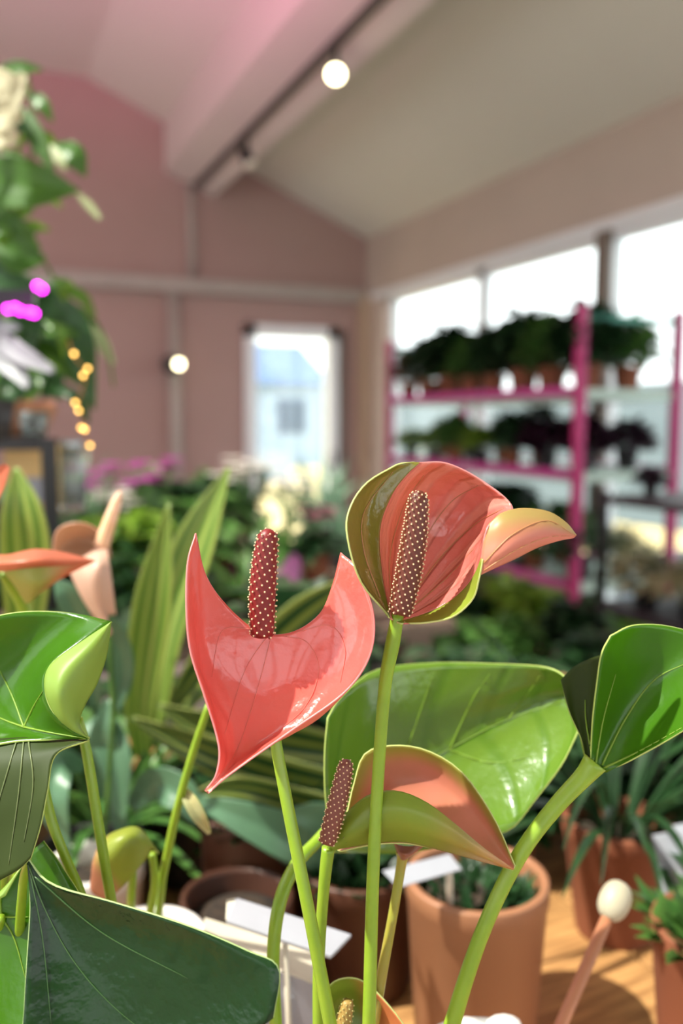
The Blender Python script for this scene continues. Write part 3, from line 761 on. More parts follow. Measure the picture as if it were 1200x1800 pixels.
MB().lathe([(0, .135), (.026, .135), (.027, .115), (0, .115)], q, seg=24).build('lid', mat('steel_lid', S(190, 200, 205), .2, metal=.9), j)
q = G(60, 1.50, zt)
j = thing('glass_votive', 'small clear glass candle cup beside the clay pot on the black shelf', 'candle cup', q)
MB().lathe([(0, 0), (.02, 0), (.026, .045), (.024, .045), (.018, .006), (0, .006)], q, seg=24).build('cup', MG, j)
MB().lathe([(0, .006), (.017, .006), (.019, .022), (0, .024)], q, seg=20).build('candle', M_WHITEPOT, j)

q = G(10, 1.62, zt)
cl = thing('climbing_plant', 'tall leafy climbing plant in a clay bowl pot on the black shelf, left edge', 'climbing plant', q)
MB().lathe([(0, 0), (.07, 0), (.095, .05), (.09, .065), (.08, .062), (.065, .03), (0, .02)], q, seg=40).build('pot', mat('clay_bowl', S(186, 128, 92), .7), cl)
MB().lathe([(0, .05), (.05, .05), (.08, .045), (.08, .04), (0, .04)], q, seg=30).build('soil', M_SOIL, cl)
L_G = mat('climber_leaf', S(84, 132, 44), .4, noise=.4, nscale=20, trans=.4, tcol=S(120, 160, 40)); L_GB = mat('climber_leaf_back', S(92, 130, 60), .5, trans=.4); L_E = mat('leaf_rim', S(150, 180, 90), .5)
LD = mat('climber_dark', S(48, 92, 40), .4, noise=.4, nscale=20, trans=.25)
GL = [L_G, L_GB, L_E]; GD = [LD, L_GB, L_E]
d0 = 1.35
stpts = [[(0, 700, 1.6, 9), (-40, 560, 1.5, 8), (-10, 400, 1.4, 7), (60, 260, d0, 6), (45, 110, d0, 5)],
         [(10, 700, 1.6, 9), (40, 600, 1.5, 8), (100, 520, 1.42, 6), (60, 430, 1.38, 6), (20, 360, d0, 6)],
         [(10, 700, 1.6, 8), (80, 640, 1.5, 6), (150, 560, 1.42, 5), (185, 600, 1.42, 5), (200, 680, 1.42, 4)]]
for s_ in stpts: ptube(s_, 'stem', L_G, cl, 8)
for pts, w, ms in (
    ([(-120, 330, 1.35), (-20, 318, 1.3), (60, 325, 1.28), (138, 335, 1.3)], (20, 85, 80, 4), GL),
    ([(-20, 130, 1.35), (30, 118, 1.33), (75, 122, 1.33)], (8, 24, 4), GL),
    ([(48, 165, 1.35), (72, 180, 1.33), (92, 215, 1.33)], (6, 26, 4), GL),
    ([(95, 255, 1.35), (128, 272, 1.33), (150, 310, 1.34)], (12, 44, 6), GL),
    ([(40, 190, 1.35), (60, 235, 1.34), (92, 300, 1.33)], (10, 34, 8), GL),
    ([(0, 160, 1.35), (15, 200, 1.33), (50, 235, 1.33)], (10, 34, 8), GD),
    ([(-30, 380, 1.35), (20, 400, 1.33), (70, 440, 1.35)], (20, 50, 8), GL),
    ([(-10, 420, 1.38), (30, 450, 1.37), (80, 455, 1.37)], (20, 60, 10), GL),
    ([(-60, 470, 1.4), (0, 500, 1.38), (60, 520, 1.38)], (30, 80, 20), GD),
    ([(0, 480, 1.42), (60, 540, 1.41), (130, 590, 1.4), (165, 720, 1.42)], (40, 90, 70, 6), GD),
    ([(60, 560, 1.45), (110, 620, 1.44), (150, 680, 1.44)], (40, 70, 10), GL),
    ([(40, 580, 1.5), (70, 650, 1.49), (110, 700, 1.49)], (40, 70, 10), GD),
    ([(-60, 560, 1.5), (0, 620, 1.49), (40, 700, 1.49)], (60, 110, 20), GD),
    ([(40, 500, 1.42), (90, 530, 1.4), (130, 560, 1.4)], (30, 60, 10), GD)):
    leaf('leaf', [(ribbon(pts, w), 0)], ms, cl, .0012)
r = random.Random(31)
def cluster(name, n, x0, x1, y0, y1, L, w, dep, m, nm=''):
    mb = MB()
    for i in range(n):
        x, y, a_ = r.uniform(x0, x1), r.uniform(y0, y1), r.uniform(-.6, 1.7); l = L*r.uniform(.6, 1.2); d_ = dep+r.uniform(-.08, .08)
        pts = [(x, y, d_), (x+l*.5*math.cos(a_), y+l*.5*math.sin(a_), d_-.02), (x+l*math.cos(a_+.4), y+l*math.sin(a_+.4), d_)]
        sheet(mb, grid(ribbon(pts, (4, w*r.uniform(.7, 1.2), 3), .3, 6), 7, 5), 0)
    return mb.build('foliage', m, cl)
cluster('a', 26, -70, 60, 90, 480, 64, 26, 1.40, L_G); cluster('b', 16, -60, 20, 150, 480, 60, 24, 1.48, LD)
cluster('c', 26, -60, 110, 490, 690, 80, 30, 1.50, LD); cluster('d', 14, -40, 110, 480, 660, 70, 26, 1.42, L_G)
LP = mat('pale_sprig', S(190, 200, 150), .5, trans=.3)
for pts, w in (([(130, 335, 1.3), (155, 360, 1.3), (176, 385, 1.3)], (4, 14, 8)), ([(140, 560, 1.42), (170, 590, 1.42), (200, 640, 1.42)], (8, 26, 8)), ([(90, 255, 1.33), (105, 280, 1.32), (115, 300, 1.32)], (6, 18, 6))):
    leaf('leaf', [(ribbon(pts, w), 0)], [LP, LP, LP], cl, .0012, label='pale young leaf')
LW = mat('silver_white_leaf', S(136, 136, 144), .45, noise=.2, nscale=10)
q2 = G(-20, 1.30, zt)
ap = thing('silver_leaved_plant', 'silvery white broad leaved plant at the left edge beside the magenta lights', 'plant', q2)
MB().lathe([(0, 0), (.03, 0), (.04, .06), (.036, .06), (.028, .01), (0, .01)], q2, seg=28).build('pot', M_GREYPOT, ap)
for pts, w in (([(-60, 640, 1.3), (-10, 600, 1.24), (40, 625, 1.2), (95, 652, 1.18)], (30, 40, 34, 12)), ([(-50, 650, 1.3), (-20, 620, 1.25), (20, 640, 1.22), (48, 682, 1.2)], (20, 50, 44, 10)), ([(-40, 650, 1.3), (-10, 580, 1.3), (35, 575, 1.3)], (20, 30, 6))):
    leaf('leaf', [(ribbon(pts, w), 0)], [LW, LW, LW], ap, .002)
MB().tube([q2+np.array([0, 0, .01]), P(-55, 650, 1.3)], .006, seg=8).build('stem', L_G, ap)
# cream blossoms of the climber
LC = mat('cream_blossom', S(214, 206, 170), .5, trans=.35)
fl = thing('cream_flowers', 'cluster of large cream flowers at the upper left picture edge', 'flower', P(-30, 300, 1.25))
for pts, w in (([(-40, 190, 1.25), (0, 190, 1.22), (42, 130, 1.22)], (40, 60, 14)), ([(-40, 200, 1.25), (0, 200, 1.22), (40, 205, 1.22)], (40, 70, 14)), ([(-40, 230, 1.25), (0, 235, 1.22), (30, 250, 1.22)], (40, 60, 10)), ([(-40, 160, 1.25), (0, 150, 1.22), (45, 170, 1.22)], (40, 60, 20)), ([(-50, 130, 1.25), (-10, 150, 1.22), (10, 190, 1.22)], (40, 60, 20))):
    leaf('petal', [(ribbon(pts, w), 0)], [LC, LC, LC], fl, .0015)
MB().tube([P(-30, 190, 1.26), P(-60, 400, 1.4), P(-20, 600, 1.55), q+np.array([-.01, 0, .045])], .004, seg=8).build('flower_stem', L_G, fl)
# fairy lights and grow lamp
fy = thing('fairy_light_string', 'string of warm gold fairy lights hanging from the climbing plant', 'fairy lights', P(140, 690, 1.35))
wire = [P(118, 590, 1.4), P(128, 622, 1.37), P(150, 655, 1.36), P(142, 690, 1.36), P(136, 718, 1.36), P(149, 754, 1.36), P(152, 790, 1.38)]
MB().tube(crom(wire, 30), .0009, seg=6).build('wire', mat('copper_wire', S(190, 120, 60), .3, metal=.8), fy)
M_GOLD = mat('gold_glow', (1, .55, .13, 1), emit=5)
for i, (x, y) in enumerate(((130, 622), (154, 648), (146, 660), (132, 708), (138, 722), (149, 755), (143, 752), (158, 783))):
    MB().ball(P(x, y, 1.36), .0032, seg=10).build('bulb', M_GOLD, fy)
gp = P(34, 538, 1.22)
gl = thing('grow_lamp', 'small black grow lamp with glowing magenta bulbs behind the climbing plant', 'grow lamp', (gp[0], gp[1], zt))
MB().b2((gp[0]-.045, gp[1]-.004, gp[2]-.008), (gp[0]+.02, gp[1]+.02, gp[2]+.022)).build('lamp_housing', M_BLACK, gl, False)
MB().tube([(gp[0]-.04, gp[1]+.01, gp[2]+.005), (gp[0]-.12, gp[1]+.08, gp[2]-.02), (gp[0]-.12, gp[1]+.3, zt)], .004, seg=8).build('pole', M_BLACK, gl)
MM = mat('magenta_glow', (1, .02, .95, 1), emit=6)
for x, y in ((66, 503), (74, 508), (14, 543), (26, 541), (36, 546), (52, 549), (60, 551)):
    MB().ball(P(x, y, 1.17), .0058, seg=12).build('bulb', MM, gl)
hd = G(-170, 1.30, 2.2)  # unseen pole and head, added to carry the magenta ceiling light
MB().tube([(hd[0], hd[1], zt), hd], .006, seg=8).build('pole', M_BLACK, gl)
MB().lathe([(0, -.03), (.03, -.03), (.05, .02), (.045, .02), (.028, -.02), (0, -.02)], hd, seg=24).build('lamp_shade', M_BLACK, gl)
MB().ball(hd+np.array([0, 0, .005]), .022, seg=12).build('bulb', MM, gl)
for loc, aim, en in (((hd[0], hd[1], 2.235), (.35, 3.4, 4.2), 700),):
    ld = bpy.data.lights.new('added_ceiling_spot', 'SPOT'); ld.energy = en; ld.color = (1, .2, .6); ld.spot_size = 1.3; ld.spot_blend = 1.0; ld.shadow_soft_size = .12
    lo_ = bpy.data.objects.new('added_ceiling_spot', ld); COL.objects.link(lo_); lo_.parent = gl
    lo_.location = tuple(np.array(loc)-ORG[gl.name]); v = np.array(loc)-np.array(aim); lo_.rotation_euler = Vector(v).to_track_quat('Z', 'Y').to_euler()

# ------------------------------------------------------------------ striped plant in the middle left
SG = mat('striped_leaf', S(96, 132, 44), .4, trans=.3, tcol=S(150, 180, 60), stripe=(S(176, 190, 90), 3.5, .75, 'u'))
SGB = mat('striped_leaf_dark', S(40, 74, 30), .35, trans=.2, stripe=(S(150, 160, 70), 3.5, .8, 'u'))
SE = mat('striped_rim', S(190, 200, 120), .5)
q = G(330, .98, CT)
sp = thing('striped_dracaena', 'green and yellow striped long leaved plant behind the hanging pink heart flower', 'striped plant', q)
pot(sp, .06, .12, M_GREYPOT, seg=32)
cn = [(300, 1330, .97), (300, 1450, 1.0)]
for pts, w, ms in (
    ([(250, 1330, .95), (245, 1240, .93), (268, 1060, .90), (296, 885, .88)], (30, 52, 68, 4), SG),
    ([(270, 1300, .98), (290, 1120, .97), (340, 960, .97), (402, 822, .98)], (30, 60, 72, 6), SG),
    ([(40, 1150, .95), (45, 1000, .92), (38, 900, .90), (28, 822, .90)], (50, 88, 74, 8), SG),
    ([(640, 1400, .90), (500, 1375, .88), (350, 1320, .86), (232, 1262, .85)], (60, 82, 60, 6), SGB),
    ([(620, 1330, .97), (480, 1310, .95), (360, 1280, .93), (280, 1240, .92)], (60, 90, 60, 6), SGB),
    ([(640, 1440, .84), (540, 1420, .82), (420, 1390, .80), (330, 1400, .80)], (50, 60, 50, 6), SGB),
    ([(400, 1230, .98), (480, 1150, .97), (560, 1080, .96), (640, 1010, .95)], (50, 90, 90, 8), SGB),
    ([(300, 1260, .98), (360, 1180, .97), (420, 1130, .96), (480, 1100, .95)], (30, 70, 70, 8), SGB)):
    leaf('leaf', [(ribbon(pts, w, .3), 0)], [ms, ms, SE], sp, .001)
for a_, b_ in (((255, 1320, .95), (300, 1500, .99)), ((275, 1290, .98), (310, 1500, 1.0)), ((600, 1400, .9), (340, 1500, .98)), ((400, 1230, .98), (330, 1500, .99))):
    ptube([(*a_, 12), ((a_[0]+b_[0])/2, (a_[1]+b_[1])/2+20, (a_[2]+b_[2])/2, 12), (*b_, 12)], 'stem', F_MID, sp, 8)
TL = mat('grey_teal_leaf', S(96, 136, 104), .35, noise=.4, nscale=20, trans=.25)
gt = thing('grey_green_plant', 'grey green leafy plant in the shade below the pale peach flower', 'plant', G(160, .85, CT))
pot(gt, .05, .1, M_GREYPOT, seg=28)
for pts, w in (([(170, 1250, .85), (150, 1130, .82), (120, 1050, .80), (95, 1020, .8)], (20, 40, 46, 4)), ([(200, 1250, .85), (215, 1180, .84), (195, 1110, .82), (170, 1070, .8)], (20, 40, 46, 4)),
               ([(190, 1300, .85), (170, 1260, .82), (200, 1330, .8), (215, 1450, .8)], (20, 50, 60, 10)), ([(150, 1350, .85), (110, 1340, .82), (90, 1400, .8), (120, 1500, .8)], (20, 50, 60, 10)),
               ([(230, 1420, .85), (270, 1380, .82), (320, 1400, .8), (350, 1450, .8)], (20, 60, 60, 10)), ([(220, 1470, .85), (190, 1380, .82), (180, 1300, .8), (190, 1230, .8)], (20, 46, 50, 10))):
    leaf('leaf', [(ribbon(pts, w, .3), 0)], [TL, TL, TL], gt, .001)
MB().tube([P(190, 1350, .85), G(160, .85, CT+.09)], .004, seg=8).build('stem', F_MID, gt)
# wide teal leaf across the brown pots
wl_ = thing('shaded_leaf_plant', 'plant with a wide grey green leaf spreading over the brown pots', 'plant', G(560, .92, CT))
pot(wl_, .05, .1, M_GREYPOT, seg=28)
leaf('leaf', [(ribbon([(330, 1400, .80), (430, 1440, .78), (520, 1480, .78), (600, 1530, .8)], (10, 60, 80, 20), .2), 0)], [TL, TL, TL], wl_, .001)
leaf('leaf', [(ribbon([(640, 1500, .82), (600, 1470, .80), (560, 1440, .78), (500, 1430, .76)], (10, 60, 60, 10), .2), 0)], [TL, TL, TL], wl_, .001)
MB().tube([P(600, 1530, .8), G(560, .92, CT+.09)], .003, seg=8).build('stem', F_MID, wl_)

# ------------------------------------------------------------------ anthurium materials
A_LF = mat('anthurium_leaf', S(74, 122, 24), .22, .5, noise=.35, nscale=16, col2=S(56, 104, 20), trans=.42, tcol=S(112, 170, 10), bump=.12, bscale=180)
A_LB = mat('anthurium_leaf_back', S(150, 182, 78), .45, trans=.35, tcol=S(150, 200, 50), noise=.2, nscale=20, col2=S(135, 170, 66))
A_LR = mat('anthurium_leaf_rim', S(196, 214, 120), .4, trans=.3)
A_VN = mat('leaf_vein_green', S(142, 176, 60), .4, trans=.3)
A_DK = mat('anthurium_leaf_dark', S(20, 50, 18), .25, .35, noise=.4, nscale=14, col2=S(18, 48, 22), trans=.1, bump=.5, bscale=110)
A_DV = mat('dark_leaf_vein', S(60, 92, 48), .35)
A_SH = mat('anthurium_leaf_shaded', S(50, 64, 14), .55, .25, noise=.4, nscale=16, col2=S(34, 48, 18), trans=.12)  # darker copy of the leaf green, shade put into the colour
A_ST = mat('anthurium_stem', S(134, 164, 44), .35, noise=.35, nscale=60, col2=S(112, 146, 36), subs=.3)
A_STR = mat('anthurium_stem_reddish', S(150, 150, 60), .35, noise=.5, nscale=40, col2=S(160, 130, 60), subs=.3)
A_PK = mat('spathe_pink', S(224, 100, 88), .22, .5, noise=.5, nscale=22, col2=S(220, 112, 110), trans=.2, tcol=S(255, 120, 110), coat=.6, bump=.4, bscale=140, grad=(S(214, 170, 80), .93, 1.0, 'v'))
A_PV = mat('spathe_vein', S(232, 132, 118), .2, trans=.2)
A_PE = mat('spathe_pink_edge', S(240, 150, 150), .3, trans=.3)
A_PB = mat('spathe_pink_back', S(214, 130, 110), .45, trans=.3)
A_PVN = mat('spathe_pink_veins_highlights', S(236, 126, 118), .2, .5, noise=.4, nscale=22, col2=S(240, 146, 136), trans=.3, tcol=S(255, 130, 115), coat=.7, bump=.8, bscale=130, stripe=(S(242, 168, 152), 6, .55, 'v'))  # pale stripes are veins plus rib highlights painted into the colour
A_OL = mat('spathe_olive', S(122, 118, 44), .16, .5, noise=.7, nscale=26, col2=S(134, 100, 44), trans=.15, coat=.3, bump=.25, bscale=200)
A_GB = mat('spathe_green_back', S(146, 166, 58), .4, noise=.3, nscale=30, trans=.3, tcol=S(170, 200, 60))
A_GE = mat('spathe_green_edge', S(212, 222, 140), .4, trans=.3)
A_WG = mat('spathe_wing', S(160, 148, 84), .4, noise=.3, nscale=24, col2=S(186, 140, 92), trans=.3, tcol=S(220, 160, 120), grad=(S(222, 134, 118), .1, .7, 'v'))
A_W3 = mat('spathe_outer_green_pink', S(132, 160, 54), .35, noise=.3, nscale=30, trans=.35, tcol=S(170, 200, 60), grad=(S(220, 140, 104), .55, 1.05, 'v'))
A_I3 = mat('spathe_inner_coral', S(150, 152, 60), .35, noise=.3, nscale=24, trans=.3, tcol=S(236, 140, 90), grad=(S(220, 134, 112), .02, .36, 'u'))
SP_R = mat('spadix_red', S(122, 28, 28), .45, subs=.2); SP_B = mat('spadix_brown', S(92, 36, 20), .5); SP_D = mat('spadix_dot', S(238, 208, 164), .4)
SP_G = mat('spadix_greenish', S(160, 130, 70), .5)

# ------------------------------------------------------------------ hero anthurium
hp = G(640, .45, CT)
an = thing('pink_anthurium', 'potted anthurium with two large glossy pink flowers in the centre foreground', 'anthurium', hp)
pot(an, .055, .125, M_PEACH, seg=48)
SZH = CT+.11
def root(px, dh=.45): p = G(px, dh, SZH); return p
def stem(pts, base, m, label=None):
    q = crom(pts, 26); w = [P(a, b, d) for a, b, d, _ in q]; r_ = [x[3]*.5/FPX*x[2] for x in q]
    w2 = crom([w[-3], w[-1], (w[-1]*.5+base*.5)+(w[-1]-w[-3])*.6, base], 16)
    k = int(16/3)+1
    w += list(w2[k:]); r_ += [r_[-1]]*len(w2[k:])
    return w, r_, m, label
def mkstem(args, parent, name='flower_stem'):
    w, r_, m, label = args
    return MB().tube(w, r_, 0, 14).build(name, m, parent, label=label)

s1 = mkstem(stem([(462, 1125, .4125, 20), (472, 1220, .4125, 20), (487, 1320, .412, 21), (512, 1450, .41, 22), (548, 1630, .41, 23), (582, 1810, .415, 24)], root(620), A_ST), an)
q1 = lambda U, V: (.0006*np.sin(U*26+3*np.sin(V*7))*np.sin(V*17+2*np.sin(U*9))+.0005*np.abs(np.sin((U-.5)*11+V*2)))*np.sin(PI*U)*np.sin(PI*V)
q2r = lambda U, V: (.0011*np.abs(np.sin(V*PI*6+.6*U))+.0003*np.sin(U*40)*np.sin(V*30))*np.sin(PI*U)**.7*np.sin(PI*V)**.5
up1 = [[(345, 937, .392), (362, 1010, .397), (400, 1065, .404), (455, 1110, .408), (510, 1112, .409), (560, 1080, .409), (583, 1030, .411), (598, 971, .411)],
 [(331, 990, .385), (354, 1060, .398), (395, 1118, .405), (450, 1150, .408), (515, 1155, .409), (580, 1125, .407), (615, 1070, .405), (629, 1003, .401)],
 [(329, 1075, .381), (352, 1128, .398), (392, 1178, .405), (450, 1210, .407), (520, 1210, .407), (590, 1180, .404), (635, 1130, .399), (655, 1078, .393)],
 [(336, 1145, .380), (362, 1190, .395), (400, 1230, .401), (450, 1255, .403), (510, 1255, .403), (570, 1232, .400), (618, 1195, .394), (649, 1150, .388)],
 [(359, 1218, .379), (380, 1248, .391), (405, 1276, .396), (440, 1296, .398), (480, 1298, .398), (524, 1280, .395), (566, 1255, .390), (606, 1214, .385)],
 [(380, 1285, .379), (390, 1303, .386), (402, 1316, .390), (420, 1324, .391), (440, 1324, .391), (462, 1315, .389), (486, 1302, .386), (515, 1280, .382)],
 [(387, 1325, .377), (392, 1335, .380), (398, 1343, .382), (405, 1348, .382), (412, 1349, .382), (420, 1346, .381), (428, 1342, .379), (438, 1334, .377)],
 [(380, 1362, .375), (382, 1364, .3755), (384, 1366, .376), (386, 1368, .376), (388, 1368, .376), (390, 1368, .376), (392, 1368, .3755), (395, 1366, .375)],
 [(361, 1391, .373), (361, 1391, .373), (362, 1392, .373), (362, 1392, .373), (363, 1392, .373), (363, 1393, .373), (364, 1393, .373), (364, 1393, .373)]]
sp1 = leaf('spathe', [(up1, 0, q1)], [A_PK, A_PB, A_PE], s1, .0008,
     veins=[[(478, 1115), (450, 1220), (420, 1310), (392, 1360)], [(470, 1118), (430, 1180), (395, 1290)],
            [(498, 1118), (540, 1130), (560, 1180), (530, 1250), (450, 1310)], [(520, 1112), (580, 1100), (606, 1140), (598, 1200)], [(440, 1105), (390, 1110), (372, 1190)]], vmat=A_PV, vr=.00026, label='glossy pink heart shaped spathe')
spadix((461, 1116, .404), (472, 930, .394), 46, s1, SP_R, SP_D, 210, bend=.02, dot=.0005, label='crimson spadix with cream dots')

s2 = mkstem(stem([(699, 1080, .40, 22), (690, 1130, .402, 26), (676, 1210, .405, 23), (664, 1370, .41, 22), (655, 1550, .41, 23), (648, 1810, .415, 24)], root(655), A_ST), an)
rowa = [(686, 1086, .396), (672, 1010, .402), (668, 930, .402), (688, 872, .403), (712, 838, .404), (738, 813, .404)]
pk = [rowa,
 [(689, 1088, .398), (693, 1005, .420), (706, 930, .428), (730, 870, .426), (757, 835, .418), (790, 817, .408)],
 [(691, 1090, .398), (725, 1010, .424), (762, 942, .434), (800, 885, .430), (826, 855, .420), (852, 850, .408)],
 [(693, 1091, .398), (745, 1030, .420), (795, 970, .428), (845, 920, .420), (875, 897, .408), (900, 893, .400)],
 [(695, 1092, .398), (750, 1055, .413), (800, 1012, .416), (838, 972, .404), (850, 945, .394), (858, 922, .388)],
 [(698, 1093, .397), (742, 1080, .404), (782, 1062, .404), (815, 1035, .398), (834, 1008, .391), (845, 980, .386)]]
ol = [rowa,
 [(685, 1086, .396), (655, 1020, .398), (643, 935, .398), (658, 870, .401), (690, 832, .403), (728, 812, .404)],
 [(684, 1083, .396), (642, 1025, .392), (626, 950, .390), (634, 885, .394), (664, 843, .399), (712, 814, .403)],
 [(683, 1080, .396), (634, 1020, .385), (611, 940, .382), (616, 893, .386), (645, 850, .392), (697, 818, .400)]]
gr = [[(698, 1093, .397), (742, 1080, .404), (782, 1062, .404), (815, 1035, .398), (834, 1008, .391), (845, 980, .386)],
 [(705, 1095, .395), (748, 1089, .396), (790, 1074, .395), (822, 1046, .391), (837, 1014, .387), (846, 982, .385)],
 [(712, 1095, .395), (750, 1093, .392), (795, 1083, .389), (829, 1053, .386), (840, 1018, .384), (847, 984, .384)]]
wg = [[(858, 922, .388), (880, 902, .389), (915, 893, .391), (962, 898, .394), (995, 918, .396), (1013, 940, .397)],
 [(853, 938, .387), (880, 922, .385), (915, 912, .386), (960, 915, .389), (992, 928, .393), (1013, 941, .397)],
 [(848, 960, .386), (878, 950, .383), (913, 938, .383), (955, 930, .387), (988, 936, .392), (1012, 942, .397)],
 [(845, 985, .385), (872, 978, .382), (908, 963, .383), (950, 948, .387), (985, 943, .392), (1011, 943, .397)],
 [(842, 1012, .385), (868, 1000, .385), (903, 984, .387), (945, 963, .390), (982, 951, .393), (1008, 946, .397)]]
sp2 = leaf('spathe', [(pk, 0, q2r), (ol, 3), (gr, 6), (wg, 9)],
     [A_PVN, A_GB, A_PE, A_OL, A_GB, A_GE, A_GB, A_PK, A_GE, A_WG, A_PK, A_PE], s2, .0008,
     veins=[[(690, 1080), (685, 980), (710, 890), (745, 835)], [(700, 1070), (740, 960), (790, 885), (840, 853)], [(702, 1078), (770, 985), (830, 925), (885, 893)], [(705, 1082), (775, 1025), (832, 965)],
            [(668, 1050), (640, 970), (640, 900), (690, 830)], [(850, 990), (900, 940), (960, 915), (1005, 938)], [(850, 1003), (905, 968), (960, 945), (1005, 942)]], vmat=mat('spathe_vein_olive', S(186, 130, 84), .35), vr=.00035, label='hooded pink and olive spathe curling to the right')
spadix((703, 1078, .392), (737, 862, .386), 44, s2, SP_B, SP_D, 300, bend=-.02, label='brown spadix with cream dots', dot=.00045)

s3 = mkstem(stem([(577, 1490, .425, 24), (572, 1530, .426, 22), (566, 1600, .43, 20), (560, 1700, .435, 21), (560, 1810, .44, 22)], root(630, .46), A_ST), an)
fr = [[(572, 1497, .425), (590, 1452, .421), (622, 1415, .418), (655, 1394, .415), (700, 1390, .413), (750, 1410, .411), (800, 1448, .411), (850, 1490, .414), (903, 1527, .420)],
 [(573, 1498, .425), (597, 1467, .417), (630, 1440, .413), (663, 1423, .410), (705, 1420, .408), (753, 1437, .408), (803, 1466, .409), (853, 1500, .413), (903, 1528, .420)],
 [(575, 1498, .425), (600, 1480, .417), (633, 1464, .413), (668, 1452, .411), (708, 1452, .410), (755, 1466, .410), (805, 1487, .411), (855, 1510, .414), (902, 1529, .420)],
 [(578, 1498, .425), (600, 1492, .421), (633, 1487, .420), (668, 1482, .420), (710, 1481, .420), (758, 1491, .420), (807, 1504, .420), (857, 1518, .420), (901, 1529, .420)]]
def tr(rows): return [[rows[i][j] for i in range(len(rows))] for j in range(len(rows[0]))]
bk = [[(590, 1490, .428), (608, 1440, .436), (622, 1380, .440), (642, 1325, .442), (695, 1311, .444), (755, 1322, .444), (815, 1362, .440), (868, 1440, .434), (904, 1522, .421)],
 [(592, 1492, .428), (620, 1450, .440), (645, 1400, .446), (672, 1358, .448), (715, 1345, .450), (765, 1358, .450), (815, 1398, .444), (862, 1458, .436), (903, 1524, .421)],
 [(594, 1494, .427), (630, 1465, .438), (665, 1432, .444), (698, 1405, .446), (735, 1395, .448), (775, 1405, .446), (820, 1435, .440), (862, 1480, .433), (903, 1526, .421)],
 [(600, 1495, .426), (640, 1486, .424), (675, 1482, .424), (712, 1482, .424), (745, 1487, .424), (780, 1494, .424), (820, 1505, .423), (860, 1516, .422), (902, 1528, .420)]]
leaf('spathe', [(tr(fr), 0), (tr(bk), 3)], [A_W3, A_I3, A_GE, A_I3, A_W3, A_GE], s3, .0008,
     veins=[[(590, 1487), (650, 1430), (720, 1420), (820, 1480)], [(600, 1485), (670, 1455), (760, 1465), (870, 1515)]], vmat=mat('spathe_vein_green', S(140, 150, 64), .4), vr=.0003, label='green and coral spathe seen from the side')
spadix((575, 1480, .415), (610, 1335, .412), 33, s3, mat('spadix_plum', S(116, 60, 48), .5), SP_D, 200, bend=-.01, label='plum brown spadix')

# short flower at the bottom edge
s4 = mkstem(stem([(600, 1830, .445, 18), (605, 1900, .445, 18), (610, 1960, .445, 18)], root(628, .47), A_ST), an)
b4 = [[(552, 1840, .44), (560, 1780, .44), (580, 1733, .44), (615, 1720, .44), (650, 1735, .44), (700, 1790, .437), (735, 1850, .435)],
      [(560, 1850, .44), (575, 1800, .45), (600, 1765, .453), (625, 1758, .453), (655, 1775, .45), (690, 1815, .445), (720, 1860, .44)],
      [(580, 1860, .44), (600, 1845, .447), (620, 1830, .45), (640, 1828, .45), (662, 1840, .448), (685, 1855, .443), (705, 1875, .44)]]
leaf('spathe', [(tr(b4), 0)], [mat('spathe_green_coral', S(140, 160, 56), .3, noise=.3, nscale=30, trans=.3, grad=(S(236, 140, 92), .45, .75, 'v')), A_GB, A_GE], s4, .0008)
spadix((600, 1815, .44), (612, 1758, .438), 26, s4, SP_G, mat('spadix_dot_green', S(196, 186, 120), .5), 70, label='small greenish spadix')
# bud stem on the right and curved leaf stalk
mkstem(stem([(708, 1500, .445, 26), (705, 1520, .445, 18), (690, 1610, .445, 17), (668, 1730, .445, 19), (655, 1810, .445, 20)], root(645, .48), A_STR), an)
s5 = an.children[-1]
b5 = [[(690, 1478, .45), (700, 1485, .44), (725, 1487, .44), (755, 1478, .45)], [(695, 1492, .45), (702, 1500, .435), (722, 1502, .435), (742, 1490, .45)], [(702, 1508, .448), (706, 1512, .44), (712, 1512, .44), (718, 1508, .448)]]
leaf('spathe', [(b5, 0)], [mat('dull_red_back', S(140, 80, 60), .5, noise=.4, nscale=60), A_GB, A_GE], s5, .0008)

la = mkstem(stem([(590, 1440, .50, 18), (556, 1480, .49, 21), (520, 1520, .475, 23), (492, 1585, .46, 24), (480, 1680, .455, 23), (485, 1810, .455, 23)], root(605, .47), A_ST), an, 'leaf_stalk')
A_rows = [[(577, 1262, .474), (572, 1320, .474), (572, 1385, .476), (578, 1440, .48), (590, 1500, .49)],
 [(600, 1225, .500), (604, 1290, .500), (610, 1375, .503), (618, 1440, .505), (630, 1500, .507)],
 [(660, 1178, .525), (672, 1260, .525), (690, 1365, .528), (705, 1430, .520), (720, 1500, .515)],
 [(760, 1165, .530), (772, 1235, .532), (790, 1318, .538), (810, 1400, .525), (825, 1475, .512)],
 [(870, 1167, .522), (880, 1215, .526), (893, 1265, .532), (900, 1360, .518), (895, 1458, .500)],
 [(950, 1172, .515), (958, 1200, .520), (970, 1228, .525), (968, 1310, .515), (940, 1405, .500)],
 [(985, 1185, .505), (998, 1202, .510), (1012, 1222, .515), (1010, 1285, .508), (985, 1345, .500)],
 [(1000, 1205, .495), (1012, 1222, .498), (1024, 1240, .50), (1022, 1265, .50), (1012, 1290, .498)]]
AL = mat('glossy_back_leaf', S(106, 138, 48), .2, .5, noise=.3, nscale=14, col2=S(82, 120, 34), vein=(S(66, 108, 24), 7, -1.6, .02, .6), trans=.25, tcol=S(120, 160, 36), coat=.4, bump=.3, bscale=120)
